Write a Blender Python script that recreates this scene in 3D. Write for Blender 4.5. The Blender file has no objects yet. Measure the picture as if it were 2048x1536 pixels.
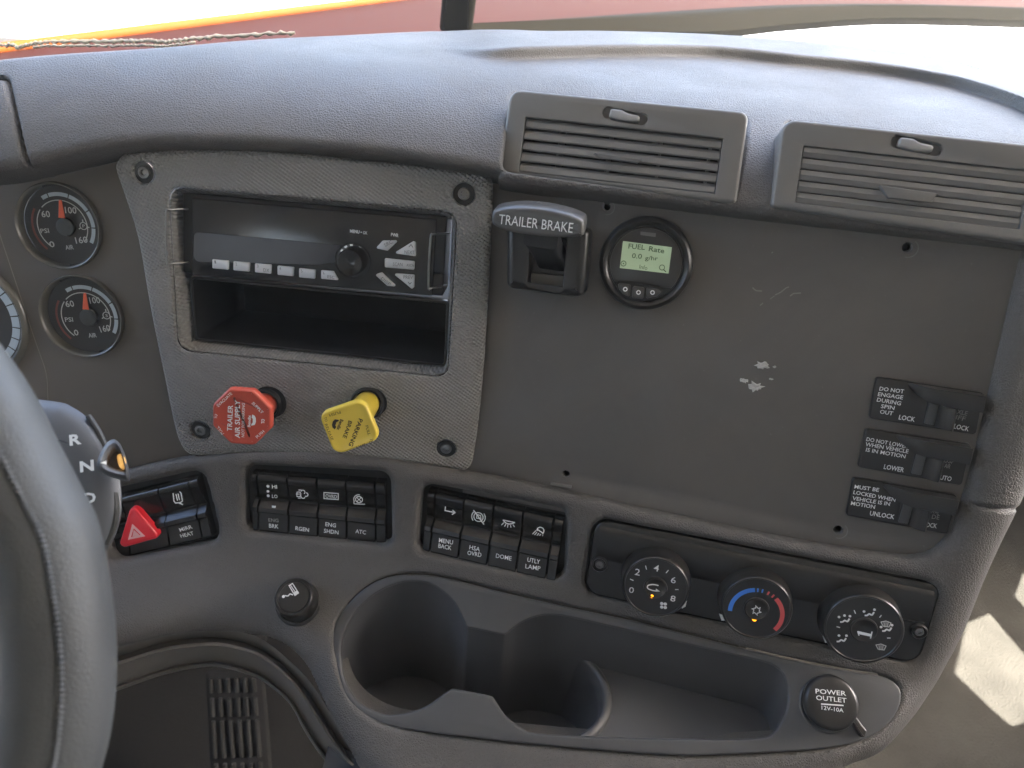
import bpy, bmesh, math, random
import numpy as np
from mathutils import Vector, Matrix, geometry
random.seed(4)
S = bpy.context.scene
COL = S.collection
# ------------------------------------------------------------------ camera, sky, sun, exposure
F = 1479.0                                   # focal length in photo pixels (26 mm equivalent)
def nz(v):
    v = np.array(v, float); return v / np.linalg.norm(v)
_r = nz((1, -.083, 0)); _u = np.array((.066, .947, .312)); _u = nz(_u - _r * _u.dot(_r)); _n = np.cross(_r, _u)
_t = math.radians(17)                        # the radio panel leans back 17 degrees
WX, WY, WZ = _r, math.sin(_t) * _u - math.cos(_t) * _n, math.cos(_t) * _u + math.sin(_t) * _n
EYE = (0.0, 0.0, 1.15)
CAMM = Matrix(((*WX, EYE[0]), (*WY, EYE[1]), (*WZ, EYE[2]), (0, 0, 0, 1)))
cd = bpy.data.cameras.new('camera'); cam = bpy.data.objects.new('camera', cd); COL.objects.link(cam)
cam.matrix_world = CAMM; cd.sensor_width = 36; cd.lens = F / 2048 * 36; cd.clip_start = .02; cd.clip_end = 300
cd.dof.use_dof = True; cd.dof.focus_distance = .50; cd.dof.aperture_fstop = 11
S.camera = cam
SUN_EL, SUN_AZ = math.radians(47), math.radians(102)        # azimuth clockwise from +Y: sun on the passenger side
W = bpy.data.worlds.new('World'); S.world = W; W.use_nodes = True
nt = W.node_tree; bg = nt.nodes['Background']
sk = nt.nodes.new('ShaderNodeTexSky'); sk.sky_type = 'NISHITA'; sk.sun_disc = False
sk.sun_elevation = SUN_EL; sk.sun_rotation = SUN_AZ; sk.air_density = .9; sk.dust_density = 5.0; sk.ozone_density = 1.0
nt.links.new(sk.outputs[0], bg.inputs[0]); bg.inputs[1].default_value = .15
ld = bpy.data.lights.new('sun', 'SUN'); ld.energy = 3; ld.angle = math.radians(.5); ld.color = (1, .93, .82)
sun = bpy.data.objects.new('sun', ld); COL.objects.link(sun)
_sd = Vector((math.sin(SUN_AZ) * math.cos(SUN_EL), math.cos(SUN_AZ) * math.cos(SUN_EL), math.sin(SUN_EL)))
sun.rotation_euler = _sd.to_track_quat('Z', 'Y').to_euler(); sun.location = _sd * 20
S.view_settings.view_transform = 'Standard'; S.view_settings.look = 'None'; S.view_settings.gamma = 1
S.view_settings.exposure = 3.92
S.cycles.max_bounces = 8; S.cycles.diffuse_bounces = 5; S.cycles.transparent_max_bounces = 12

# ------------------------------------------------------------------ frames: flat places on the dash, measured along sight lines
def ray(px, py): return np.array([(px - 1024) / F, (768 - py) / F, -1.0])
def wdir(v): return np.array([np.dot(v, [WX[i], WY[i], WZ[i]]) for i in range(3)])     # world direction -> camera axes
def wnorm(el, az):                           # a normal facing the seats, tipped up el, turned to the driver az (degrees)
    e, a = math.radians(el), math.radians(az)
    return wdir(np.array((-math.sin(a) * math.cos(e), -math.cos(a) * math.cos(e), math.sin(e))))
class Fr:
    def __init__(s, O, ax, ay):
        s.O = np.array(O, float); s.ax = nz(ax); ay = np.array(ay, float); s.ay = nz(ay - s.ax * ay.dot(s.ax)); s.az = np.cross(s.ax, s.ay)
    def depth(s, px, py, z=0):
        q = ray(px, py); return (s.O + s.az * z).dot(s.az) / q.dot(s.az)
    def hit(s, px, py, z=0):
        p = ray(px, py) * s.depth(px, py, z) - s.O; return (p.dot(s.ax), p.dot(s.ay))
    def pts(s, L, z=0): return [s.hit(x, y, z) for x, y in L]
    def off(s, z): return Fr(s.O + s.az * z, s.ax, s.ay)
    def at(s, px, py, z=0, p1=None):         # frame on the same plane, origin at a pixel, x axis towards p1
        a, b = s.hit(px, py, z); O = s.O + s.ax * a + s.ay * b + s.az * z
        if p1 is None: return Fr(O, s.ax, s.ay)
        c, d = s.hit(*p1, z); ax = nz(s.ax * (c - a) + s.ay * (d - b)); return Fr(O, ax, np.cross(s.az, ax))
    def mat(s):
        m = Matrix.Identity(4)
        for i in range(3):
            m[i][0], m[i][1], m[i][2], m[i][3] = s.ax[i], s.ay[i], s.az[i], s.O[i]
        return CAMM @ m
    def sc(s, px, py, z=0): return s.depth(px, py, z) / F
def plane(px, py, d, n, right=(1, -.083, 0)):
    n = nz(n); ax = np.array(right, float); ax = nz(ax - n * ax.dot(n)); return Fr(ray(px, py) * d, ax, np.cross(n, ax))
RA = plane(640, 560, .51, _n)                                            # radio panel
_rr = nz((8150, -1443, 1479)); _uu = np.array((590, 5872, 1479.)); _uu = nz(_uu - _rr * _uu.dot(_rr))
PB = plane(955, 650, RA.depth(955, 650) + .010, np.cross(_rr, _uu), _rr)  # flat board turned to the driver
BODY = Fr((0, 0, 0), (1, 0, 0), (0, 1, 0))                               # axes of the dash body mesh
WORLD = Fr(wdir(np.array([0, 0, -EYE[2]])), wdir(np.array([1., 0, 0])), wdir(np.array([0, 1., 0])))

# ------------------------------------------------------------------ materials
MATS = {}
def mat(name, col, rough=.5, metal=0, spec=.5, emit=None, es=0, coat=0, build=None):
    m = bpy.data.materials.new(name); m.use_nodes = True; b = m.node_tree.nodes['Principled BSDF']
    b.inputs['Base Color'].default_value = (*col, 1); b.inputs['Roughness'].default_value = rough
    b.inputs['Metallic'].default_value = metal; b.inputs['Specular IOR Level'].default_value = spec
    if coat: b.inputs['Coat Weight'].default_value = coat; b.inputs['Coat Roughness'].default_value = .1
    if emit: b.inputs['Emission Color'].default_value = (*emit, 1); b.inputs['Emission Strength'].default_value = es
    if build: build(m.node_tree, b)
    MATS[name] = m; return m
def nn(t, k, **kw):
    n = t.nodes.new(k)
    for a, v in kw.items():
        if a.startswith('_'): n.inputs[a[1:].replace('_', ' ')].default_value = v
        else: setattr(n, a, v)
    return n
def mth(t, op, a, b=None):
    n = t.nodes.new('ShaderNodeMath'); n.operation = op
    for i, v in enumerate((a, b)):
        if v is None: continue
        if isinstance(v, (int, float)): n.inputs[i].default_value = v
        else: t.links.new(v, n.inputs[i])
    return n.outputs[0]
def bump(t, b, h, strength, dist, chain=None):
    n = nn(t, 'ShaderNodeBump', _Strength=strength, _Distance=dist); t.links.new(h, n.inputs['Height'])
    if chain: t.links.new(chain, n.inputs['Normal'])
    t.links.new(n.outputs[0], b.inputs['Normal']); return n.outputs[0]
def tint(t, b, col, amt, scale, detail=4, coord=None):
    co = coord or nn(t, 'ShaderNodeTexCoord').outputs['Object']
    nzt = nn(t, 'ShaderNodeTexNoise', _Scale=scale, _Detail=detail); t.links.new(co, nzt.inputs['Vector'])
    r = nn(t, 'ShaderNodeMapRange', **{'_From_Min': .3, '_From_Max': .7, '_To_Min': 1 - amt, '_To_Max': 1 + amt}); t.links.new(nzt.outputs['Fac'], r.inputs['Value'])
    mx = nn(t, 'ShaderNodeMix', data_type='RGBA', blend_type='MULTIPLY'); mx.inputs['Factor'].default_value = 1
    mx.inputs['A'].default_value = (*col, 1); t.links.new(r.outputs[0], mx.inputs['B']); t.links.new(mx.outputs['Result'], b.inputs['Base Color'])
def leather(scale=570, st=.65, dist=.0004, amt=.12, col=(.08, .08, .08)):
    def f(t, b):
        co = nn(t, 'ShaderNodeTexCoord').outputs['Object']
        n0 = nn(t, 'ShaderNodeTexNoise', _Scale=260, _Detail=2); t.links.new(co, n0.inputs['Vector'])
        wrp = nn(t, 'ShaderNodeMix', data_type='VECTOR'); wrp.inputs['Factor'].default_value = .0022
        t.links.new(co, wrp.inputs['A']); t.links.new(n0.outputs['Color'], wrp.inputs['B'])
        v = nn(t, 'ShaderNodeTexVoronoi', feature='DISTANCE_TO_EDGE', _Scale=scale); t.links.new(wrp.outputs['Result'], v.inputs['Vector'])
        r = nn(t, 'ShaderNodeMapRange', **{'_From_Min': 0., '_From_Max': .28}); r.interpolation_type = 'SMOOTHSTEP'; t.links.new(v.outputs['Distance'], r.inputs['Value'])
        n1 = nn(t, 'ShaderNodeTexNoise', _Scale=150, _Detail=3); t.links.new(co, n1.inputs['Vector'])
        h = mth(t, 'ADD', r.outputs[0], mth(t, 'MULTIPLY', n1.outputs['Fac'], 1.1))
        bump(t, b, h, st, dist)
        n4 = nn(t, 'ShaderNodeTexNoise', _Scale=13, _Detail=6, _Roughness=.62); t.links.new(co, n4.inputs['Vector'])
        r4 = nn(t, 'ShaderNodeMapRange', **{'_From_Min': .3, '_From_Max': .7, '_To_Min': .44, '_To_Max': .62}); t.links.new(n4.outputs['Fac'], r4.inputs['Value']); t.links.new(r4.outputs[0], b.inputs['Roughness'])
        tint(t, b, col, amt, 14, 5, co)
    return f
def weave(col):
    def f(t, b):
        co = nn(t, 'ShaderNodeTexCoord').outputs['Object']; sx = nn(t, 'ShaderNodeSeparateXYZ'); t.links.new(co, sx.inputs[0])
        P = 2 * math.pi / .0026
        a = mth(t, 'ADD', mth(t, 'MULTIPLY', sx.outputs[0], P * .62), mth(t, 'MULTIPLY', sx.outputs[1], P))
        c = mth(t, 'SUBTRACT', mth(t, 'MULTIPLY', sx.outputs[0], P * 1.1), mth(t, 'MULTIPLY', sx.outputs[1], P * .55))
        h = mth(t, 'ADD', mth(t, 'MULTIPLY', mth(t, 'SINE', a), .6), mth(t, 'MULTIPLY', mth(t, 'SINE', c), .4))
        bump(t, b, h, 1.0, .0005); tint(t, b, col, .1, 20, 4, co)
    return f
def fine(col, amt=.08, st=.25, dist=.0001, sc=1800):
    def f(t, b):
        co = nn(t, 'ShaderNodeTexCoord').outputs['Object']
        n1 = nn(t, 'ShaderNodeTexNoise', _Scale=sc, _Detail=3); t.links.new(co, n1.inputs['Vector'])
        bump(t, b, n1.outputs['Fac'], st, dist); tint(t, b, col, amt, 9, 6, co)
    return f
def worn(col, ra=.5, rb=.72, spk=.35):
    def f(t, b):
        co = nn(t, 'ShaderNodeTexCoord').outputs['Object']
        n1 = nn(t, 'ShaderNodeTexNoise', _Scale=1500, _Detail=3); t.links.new(co, n1.inputs['Vector']); bump(t, b, n1.outputs['Fac'], .35, .00014)
        n2 = nn(t, 'ShaderNodeTexNoise', _Scale=11, _Detail=8, _Roughness=.65, _Distortion=1.2); t.links.new(co, n2.inputs['Vector'])
        r = nn(t, 'ShaderNodeMapRange', **{'_From_Min': .3, '_From_Max': .7, '_To_Min': ra, '_To_Max': rb}); t.links.new(n2.outputs['Fac'], r.inputs['Value']); t.links.new(r.outputs[0], b.inputs['Roughness'])
        n3 = nn(t, 'ShaderNodeTexNoise', _Scale=420, _Detail=2); t.links.new(co, n3.inputs['Vector'])
        sp = nn(t, 'ShaderNodeMapRange', **{'_From_Min': .70, '_From_Max': .78, '_To_Min': 0., '_To_Max': spk}); t.links.new(n3.outputs['Fac'], sp.inputs['Value'])
        mx = nn(t, 'ShaderNodeMix', data_type='RGBA'); mx.inputs['A'].default_value = (*col, 1); mx.inputs['B'].default_value = (.24, .23, .21, 1); t.links.new(sp.outputs[0], mx.inputs['Factor'])
        m2 = nn(t, 'ShaderNodeMix', data_type='RGBA', blend_type='MULTIPLY'); m2.inputs['Factor'].default_value = 1; t.links.new(mx.outputs['Result'], m2.inputs['A'])
        r2 = nn(t, 'ShaderNodeMapRange', **{'_From_Min': .3, '_From_Max': .7, '_To_Min': .88, '_To_Max': 1.12}); t.links.new(n2.outputs['Fac'], r2.inputs['Value']); t.links.new(r2.outputs[0], m2.inputs['B']); t.links.new(m2.outputs['Result'], b.inputs['Base Color'])
    return f
PADC = (.101, .095, .087)
mat('pad', PADC, .42, build=leather(col=PADC))
mat('panel', (.115, .107, .096), .62, build=worn((.115, .107, .096)))
mat('gauge_panel', (.105, .090, .072), .55, build=fine((.105, .090, .072)))  # warm glare over the gauges is put into this brown
mat('bezel', (.215, .208, .195), .48, build=weave((.215, .208, .195)))
mat('vent', (.165, .160, .150), .45, build=fine((.165, .160, .150), .06))
mat('tray', (.074, .075, .077), .40, build=worn((.074, .075, .077), .30, .50, .10))
mat('trim', (.165, .152, .134), .5, build=fine((.165, .152, .134)))
mat('gloss_black', (.012, .0115, .011), .16, spec=.6)
mat('satin_black', (.020, .019, .0175), .30)
mat('black', (.012, .012, .012), .6)
mat('white', (.82, .84, .82), .5)
mat('dim_white', (.30, .29, .26), .5)
mat('red', (.52, .075, .042), .38, coat=.2)
mat('yellow', (.74, .55, .06), .38, coat=.2)
mat('hazard', (.75, .02, .035), .3, coat=.3)
mat('pink', (.85, .45, .45), .4)
mat('silver', (.62, .64, .66), .32, metal=.3)
mat('chrome', (.75, .75, .74), .18, metal=1)
mat('steel', (.24, .235, .225), .32, metal=1)
mat('lcd', (.36, .46, .30), .3, emit=(.4, .55, .35), es=.02)
mat('lcd_ink', (.06, .10, .05), .5)
mat('amber', (.9, .35, .02), .4, emit=(1, .33, .005), es=.30)
mat('blue', (.05, .22, .72), .45)
mat('red_print', (.62, .09, .09), .45)
mat('needle', (.95, .16, .07), .4)
mat('dark_ink', (.03, .02, .01), .5)
mat('putty', (.5, .5, .48), .7, build=fine((.5, .5, .48), .2, .6, .0006, 500))
mat('scuff', (.22, .21, .19), .6)
mat('shell', (.35, .33, .30), .7)
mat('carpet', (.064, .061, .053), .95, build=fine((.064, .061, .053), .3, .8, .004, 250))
mat('footwell_shade', (.008, .0076, .007), .85, build=fine((.008, .0076, .007), .2, .5, .002, 200))  # near black: the footwell's shade put into the colour
mat('hood_shaded_red', (.024, .0072, .0055), .8, spec=.03)  # darkened in the colour, as if the sunlit hood stood in shade
mat('orange', (.15, .035, .006), .6, spec=.05)  # sunlight on the hood's edge put into this colour
mat('concrete', (.62, .60, .56), .9, build=fine((.62, .60, .56), .1, .3, .003, 40))
mat('cowl_white', (.8, .8, .78), .5)
mat('rubber', (.025, .024, .02), .5)
mat('wheel', (.062, .063, .061), .34, build=leather(760, .35, .00022, .2, (.066, .067, .065)))
mat('stalk', (.075, .078, .082), .42, build=fine((.075, .078, .082), .06))
def glassy(name, rough, tr, k=1.0):
    m = bpy.data.materials.new(name); m.use_nodes = True; t = m.node_tree; t.nodes.clear()
    o = t.nodes.new('ShaderNodeOutputMaterial'); g = nn(t, 'ShaderNodeBsdfGlossy', _Roughness=rough); tp = t.nodes.new('ShaderNodeBsdfTransparent')
    tp.inputs[0].default_value = (*tr, 1); fz = nn(t, 'ShaderNodeFresnel', _IOR=1.45); mx = t.nodes.new('ShaderNodeMixShader')
    t.links.new(mth(t, 'MULTIPLY', fz.outputs[0], k), mx.inputs[0]); t.links.new(tp.outputs[0], mx.inputs[1]); t.links.new(g.outputs[0], mx.inputs[2]); t.links.new(mx.outputs[0], o.inputs[0])
    MATS[name] = m
glassy('glass', .02, (.93, .95, .94)); glassy('lens', .05, (.97, .97, .96), .35)

# ------------------------------------------------------------------ mesh helpers
def area(p): return sum(p[i - 1][0] * p[i][1] - p[i][0] * p[i - 1][1] for i in range(len(p))) / 2
def ccw(p): return list(p) if area(p) > 0 else list(p)[::-1]
def inset(p, d):
    n = len(p); out = []
    for i in range(n):
        a = np.array(p[i - 1]); b = np.array(p[i]); c = np.array(p[(i + 1) % n])
        e1 = b - a; e2 = c - b; l1 = np.linalg.norm(e1) or 1e-9; l2 = np.linalg.norm(e2) or 1e-9
        n1 = np.array((-e1[1], e1[0])) / l1; n2 = np.array((-e2[1], e2[0])) / l2
        m = n1 + n2; q = max(.35, 1 + n1.dot(n2)); out.append(tuple(b + m / q * d))
    return out
def rpoly(p, r, n=5):                         # round the corners of a polygon (r: number or list)
    p = ccw(p); out = []; N = len(p)
    for i in range(N):
        rr = r[i] if isinstance(r, (list, tuple)) else r
        a, b, c = (np.array(p[k], float) for k in (i - 1, i, (i + 1) % N))
        u, v = nz(a - b), nz(c - b); ang = math.acos(max(-1, min(1, u.dot(v)))); 
        if rr <= 0 or ang > 3.0: out.append(tuple(b)); continue
        L = min(rr / math.tan(ang / 2), .48 * np.linalg.norm(a - b), .48 * np.linalg.norm(c - b)); rr = L * math.tan(ang / 2)
        ctr = b + nz(u + v) * rr / math.sin(ang / 2); s = b + u * L - ctr; e = b + v * L - ctr
        a0 = math.atan2(s[1], s[0]); da = (math.atan2(e[1], e[0]) - a0 + math.pi) % (2 * math.pi) - math.pi
        out += [tuple(ctr + rr * np.array((math.cos(a0 + da * k / n), math.sin(a0 + da * k / n)))) for k in range(n + 1)]
    return out
def circ(r, n=32, c=(0, 0), ry=None): return [(c[0] + r * math.cos(2 * math.pi * k / n), c[1] + (ry or r) * math.sin(2 * math.pi * k / n)) for k in range(n)]
def rect(w, h, r=0, c=(0, 0)):
    p = [(c[0] - w / 2, c[1] - h / 2), (c[0] + w / 2, c[1] - h / 2), (c[0] + w / 2, c[1] + h / 2), (c[0] - w / 2, c[1] + h / 2)]
    return rpoly(p, r) if r else p
def spl(P, n=6, closed=False):                # Catmull-Rom through points of any dimension
    P = [np.array(p, float) for p in P]; N = len(P); out = []
    for i in range(N if closed else N - 1):
        g = (lambda k: P[k % N]) if closed else (lambda k: P[max(0, min(N - 1, k))])
        a, b, c, d = g(i - 1), g(i), g(i + 1), g(i + 2)
        for k in range(n):
            t = k / n; out.append(tuple(.5 * (2 * b + (c - a) * t + (2 * a - 5 * b + 4 * c - d) * t * t + (3 * b - a - 3 * c + d) * t ** 3)))
    if not closed: out.append(tuple(P[-1]))
    return out
TXC = {}
def textmesh(s, bold):
    k = (s, bold)
    if k not in TXC:
        cu = bpy.data.curves.new('t', 'FONT'); cu.body = s; cu.offset = bold; cu.extrude = 0; cu.resolution_u = 2; cu.fill_mode = 'FRONT'
        ob = bpy.data.objects.new('t', cu); me = bpy.data.meshes.new_from_object(ob)
        v = np.array([x.co[:2] for x in me.vertices]); f = [tuple(q.vertices) for q in me.polygons]
        bpy.data.objects.remove(ob); bpy.data.curves.remove(cu); bpy.data.meshes.remove(me)
        v -= v.min(0); TXC[k] = (v, f, v.max(0))
    return TXC[k]
class MB:
    def __init__(s): s.v = []; s.f = []
    def add(s, v, f, M=None):
        o = len(s.v)
        for p in v:
            p = Vector((p[0], p[1], p[2])); s.v.append(tuple(M @ p) if M else tuple(p))
        s.f += [tuple(i + o for i in q) for q in f]; return s
    def rings(s, R, cap0=False, cap1=True, M=None, closed=True):   # loft between loops of equal length
        n = len(R[0]); v = [p for r in R for p in r]; f = []
        for k in range(len(R) - 1):
            for i in range(n if closed else n - 1):
                j = (i + 1) % n; f.append((k * n + i, k * n + j, (k + 1) * n + j, (k + 1) * n + i))
        if cap1: f.append(tuple(range((len(R) - 1) * n, len(R) * n)))
        if cap0: f.append(tuple(range(n - 1, -1, -1)))
        return s.add(v, f, M)
    def slab(s, p, z0, z1, bev=.0006, seg=2, M=None, bot=True):
        p = ccw(p); R = [[(x, y, z0) for x, y in p]]
        for k in range(seg + 1):
            a = math.pi / 2 * k / seg if seg else 0
            q = inset(p, bev * (1 - math.cos(a))) if bev else p
            R.append([(x, y, z1 - bev * (1 - math.sin(a))) for x, y in q])
            if not bev: break
        return s.rings(R, bot, True, M)
    def plate(s, outer, holes, z0, z1, bev=.001, hbev=.0006, seg=3, hdepth=None, back=False):
        bm = bmesh.new(); tops = []
        def wall(p, sign, b, zlow):
            loops = []
            prof = [(0, zlow)] + [(b * (1 - math.cos(math.pi / 2 * k / seg)), z1 - b * (1 - math.sin(math.pi / 2 * k / seg))) for k in range(seg + 1)]
            for d, z in prof: loops.append([bm.verts.new((x, y, z)) for x, y in (inset(p, d * sign) if d else p)])
            n = len(p)
            for A, B in zip(loops, loops[1:]):
                for i in range(n):
                    j = (i + 1) % n; q = (A[i], A[j], B[j], B[i]); bm.faces.new(q if sign > 0 else q[::-1])
            tops.append(loops[-1])
        wall(ccw(outer), 1, bev, z0)
        for h in holes: wall(ccw(h), -1, hbev, z0 if hdepth is None else z1 - hdepth)
        tess = geometry.tessellate_polygon([[v.co * 1000 for v in L] for L in tops]); flat = [v for L in tops for v in L]
        for t in tess:
            q = [flat[i] for i in t]; c = (q[1].co - q[0].co).cross(q[2].co - q[0].co)
            if c.length < 1e-18: continue
            try: bm.faces.new(q if c.z > 0 else q[::-1])
            except ValueError: pass
        bm.verts.index_update(); s.add([v.co[:] for v in bm.verts], [tuple(v.index for v in f.verts) for f in bm.faces]); bm.free(); return s
    def lathe(s, prof, n=40, M=None, cap0=False, cap1=True):
        R = [[(r * math.cos(2 * math.pi * k / n), r * math.sin(2 * math.pi * k / n), z) for k in range(n)] for r, z in prof]
        return s.rings(R, cap0, cap1, M)
    def tube(s, P, r, n=10, closed=False, M=None, ends=True):
        P = [np.array(p, float) for p in P]; N = len(P); R = []; up = None
        for i in range(N):
            a = P[i - 1] if (i or closed) else P[0]; b = P[(i + 1) % N] if (i < N - 1 or closed) else P[-1]
            t = nz(b - a)
            if up is None: up = nz(np.cross(t, (0.3, .5, .8)))
            up = nz(up - t * up.dot(t)); w = np.cross(t, up); rr = r[i] if isinstance(r, (list, tuple)) else r
            R.append([tuple(P[i] + rr * (math.cos(2 * math.pi * k / n) * up + math.sin(2 * math.pi * k / n) * w)) for k in range(n)])
        if closed: R.append(R[0]); return s.rings(R, False, False, M)
        return s.rings(R, ends, ends, M)
    def ribbon(s, P, w, z0, z1, closed=False):
        P = [np.array(p[:2], float) for p in P]; N = len(P); A = []; B = []
        for i in range(N):
            a = P[i - 1] if (i or closed) else None; c = P[(i + 1) % N] if (i < N - 1 or closed) else None
            t1 = nz(P[i] - a) if a is not None else None; t2 = nz(c - P[i]) if c is not None else None
            t1 = t2 if t1 is None else t1; t2 = t1 if t2 is None else t2
            n1 = np.array((-t1[1], t1[0])); n2 = np.array((-t2[1], t2[0])); m = (n1 + n2) / max(.5, 1 + n1.dot(n2))
            A.append(P[i] + m * w / 2); B.append(P[i] - m * w / 2)
        for i in range(N if closed else N - 1):
            j = (i + 1) % N; q = [B[i], B[j], A[j], A[i]]
            v = [(p[0], p[1], z1) for p in q] + [(p[0], p[1], z0) for p in q]
            s.add(v, [(0, 1, 2, 3), (4, 5, 1, 0), (6, 7, 3, 2)])
        return s
    def text(s, body, c, h, w=None, ang=0, z=0, bold=0.0, th=.00012, spin=0):
        v, f, mx = textmesh(body, bold); sy = h / mx[1]; sx = (w / mx[0]) if w else sy
        ca, sa = math.cos(ang), math.sin(ang); P = []
        for x, y in v:
            a, b = (x - mx[0] / 2) * sx, (y - mx[1] / 2) * sy; P.append((c[0] + a * ca - b * sa, c[1] + a * sa + b * ca, z + th))
        return s.add(P, f)
    # the same marks, with positions read along sight lines onto the frame fr at height z
    def tx(s, fr, body, p0, p1, hpx, z=0, bold=.0, w=True):
        a, b = np.array(fr.hit(*p0, z)), np.array(fr.hit(*p1, z)); d = b - a
        return s.text(body, (a + b) / 2, hpx * fr.sc(*p0, z), np.linalg.norm(d) if w else None, math.atan2(d[1], d[0]), z, bold)
    def rb(s, fr, P, wpx, z=0, closed=False, th=.00015):
        return s.ribbon(fr.pts(P, z), wpx * fr.sc(*P[0], z), z, z + th, closed)
    def pg(s, fr, P, z=0, th=.00015): return s.slab(fr.pts(P, z), z, z + th, 0, 0)
    def dot(s, fr, p, rpx, z=0, th=.00015, n=14): return s.slab(circ(rpx * fr.sc(*p, z), n, fr.hit(*p, z)), z, z + th, 0, 0)
    def ring(s, fr, p, rpx, wpx, z=0, a0=0, a1=360, n=28, th=.00015):
        c = fr.hit(*p, z); k = fr.sc(*p, z); cl = a1 - a0 >= 360; m = n if cl else n + 1
        P = [(c[0] + rpx * k * math.cos(math.radians(a0 + (a1 - a0) * i / n)), c[1] + rpx * k * math.sin(math.radians(a0 + (a1 - a0) * i / n))) for i in range(m)]
        return s.ribbon(P, wpx * k, z, z + th, cl)
    def mesh(s, name, m, sharp=38):
        me = bpy.data.meshes.new(name); me.from_pydata(s.v, [], s.f); me.materials.append(MATS[m])
        me.polygons.foreach_set('use_smooth', [True] * len(me.polygons)); me.update(); me.set_sharp_from_angle(angle=math.radians(sharp)); return me
    def build(s, name, m, parent=None, label=None, sharp=38, fr=None, kind=None):
        o = bpy.data.objects.new(name, s.mesh(name, m, sharp)); COL.objects.link(o); place(o, parent, fr)
        if label: o['label'] = label
        if kind: o['kind'] = kind
        return o
WM = {}
def place(o, parent=None, fr=None):           # fr None: same frame as the parent
    base = WM[parent] if parent is not None else Matrix.Identity(4)
    m = fr.mat() if fr is not None else base
    if parent is not None: o.parent = parent
    o.matrix_basis = base.inverted() @ m; WM[o] = m
def tag(o, label, cat, group=None):
    o['label'] = label; o['category'] = cat
    if group: o['group'] = group
    return o
def thing(name, label, cat, fr, group=None):
    o = bpy.data.objects.new(name, None); COL.objects.link(o); place(o, None, fr); o.empty_display_size = .02
    return tag(o, label, cat, group)
def copy_tree(o, parent=None):
    c = o.copy(); COL.objects.link(c)
    if parent is not None: c.parent = parent
    for ch in list(o.children): copy_tree(ch, c)
    return c

# ------------------------------------------------------------------ soft pads: height fields over the dash body with rounded borders
def lin(fr, z=0):                              # depth of a plane as a function of body x, y
    n = fr.az; c = (fr.O + n * z).dot(n); return lambda x, y: -(c - n[0] * x - n[1] * y) / n[2]
def smin(a, b, k): h = np.clip(.5 + .5 * (b - a) / k, 0, 1); return b * (1 - h) + a * h - k * h * (1 - h)
def smax(a, b, k): return -smin(-a, -b, k)
def onfield(field, P):
    out = []
    for px, py in P:
        d = .5
        for _ in range(60):
            x, y = (px - 1024) / F * d, (768 - py) / F * d; d = .5 * d + .5 * float(field(np.array([x]), np.array([y]))[0])
        out.append(((px - 1024) / F * d, (768 - py) / F * d))
    return out
def segdist(X, Y, P, closed, want=False):
    D = np.full(X.shape, 9.); NX = X.copy(); NY = Y.copy(); n = len(P)
    for i in range(n if closed else n - 1):
        a = P[i]; b = P[(i + 1) % n]; ex, ey = b[0] - a[0], b[1] - a[1]; L = ex * ex + ey * ey
        if L < 1e-14: continue
        t = np.clip(((X - a[0]) * ex + (Y - a[1]) * ey) / L, 0, 1); qx, qy = a[0] + t * ex, a[1] + t * ey
        d = np.hypot(X - qx, Y - qy); m = d < D; D[m] = d[m]
        if want: NX[m] = qx[m]; NY[m] = qy[m]
    return (D, NX, NY) if want else D
def inside(X, Y, P):
    c = np.zeros(X.shape, bool); n = len(P)
    for i in range(n):
        x0, y0 = P[i - 1]; x1, y1 = P[i]
        if y0 == y1: continue
        c ^= ((y0 > Y) != (y1 > Y)) & (X < (x1 - x0) * (Y - y0) / (y1 - y0) + x0)
    return c
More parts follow.
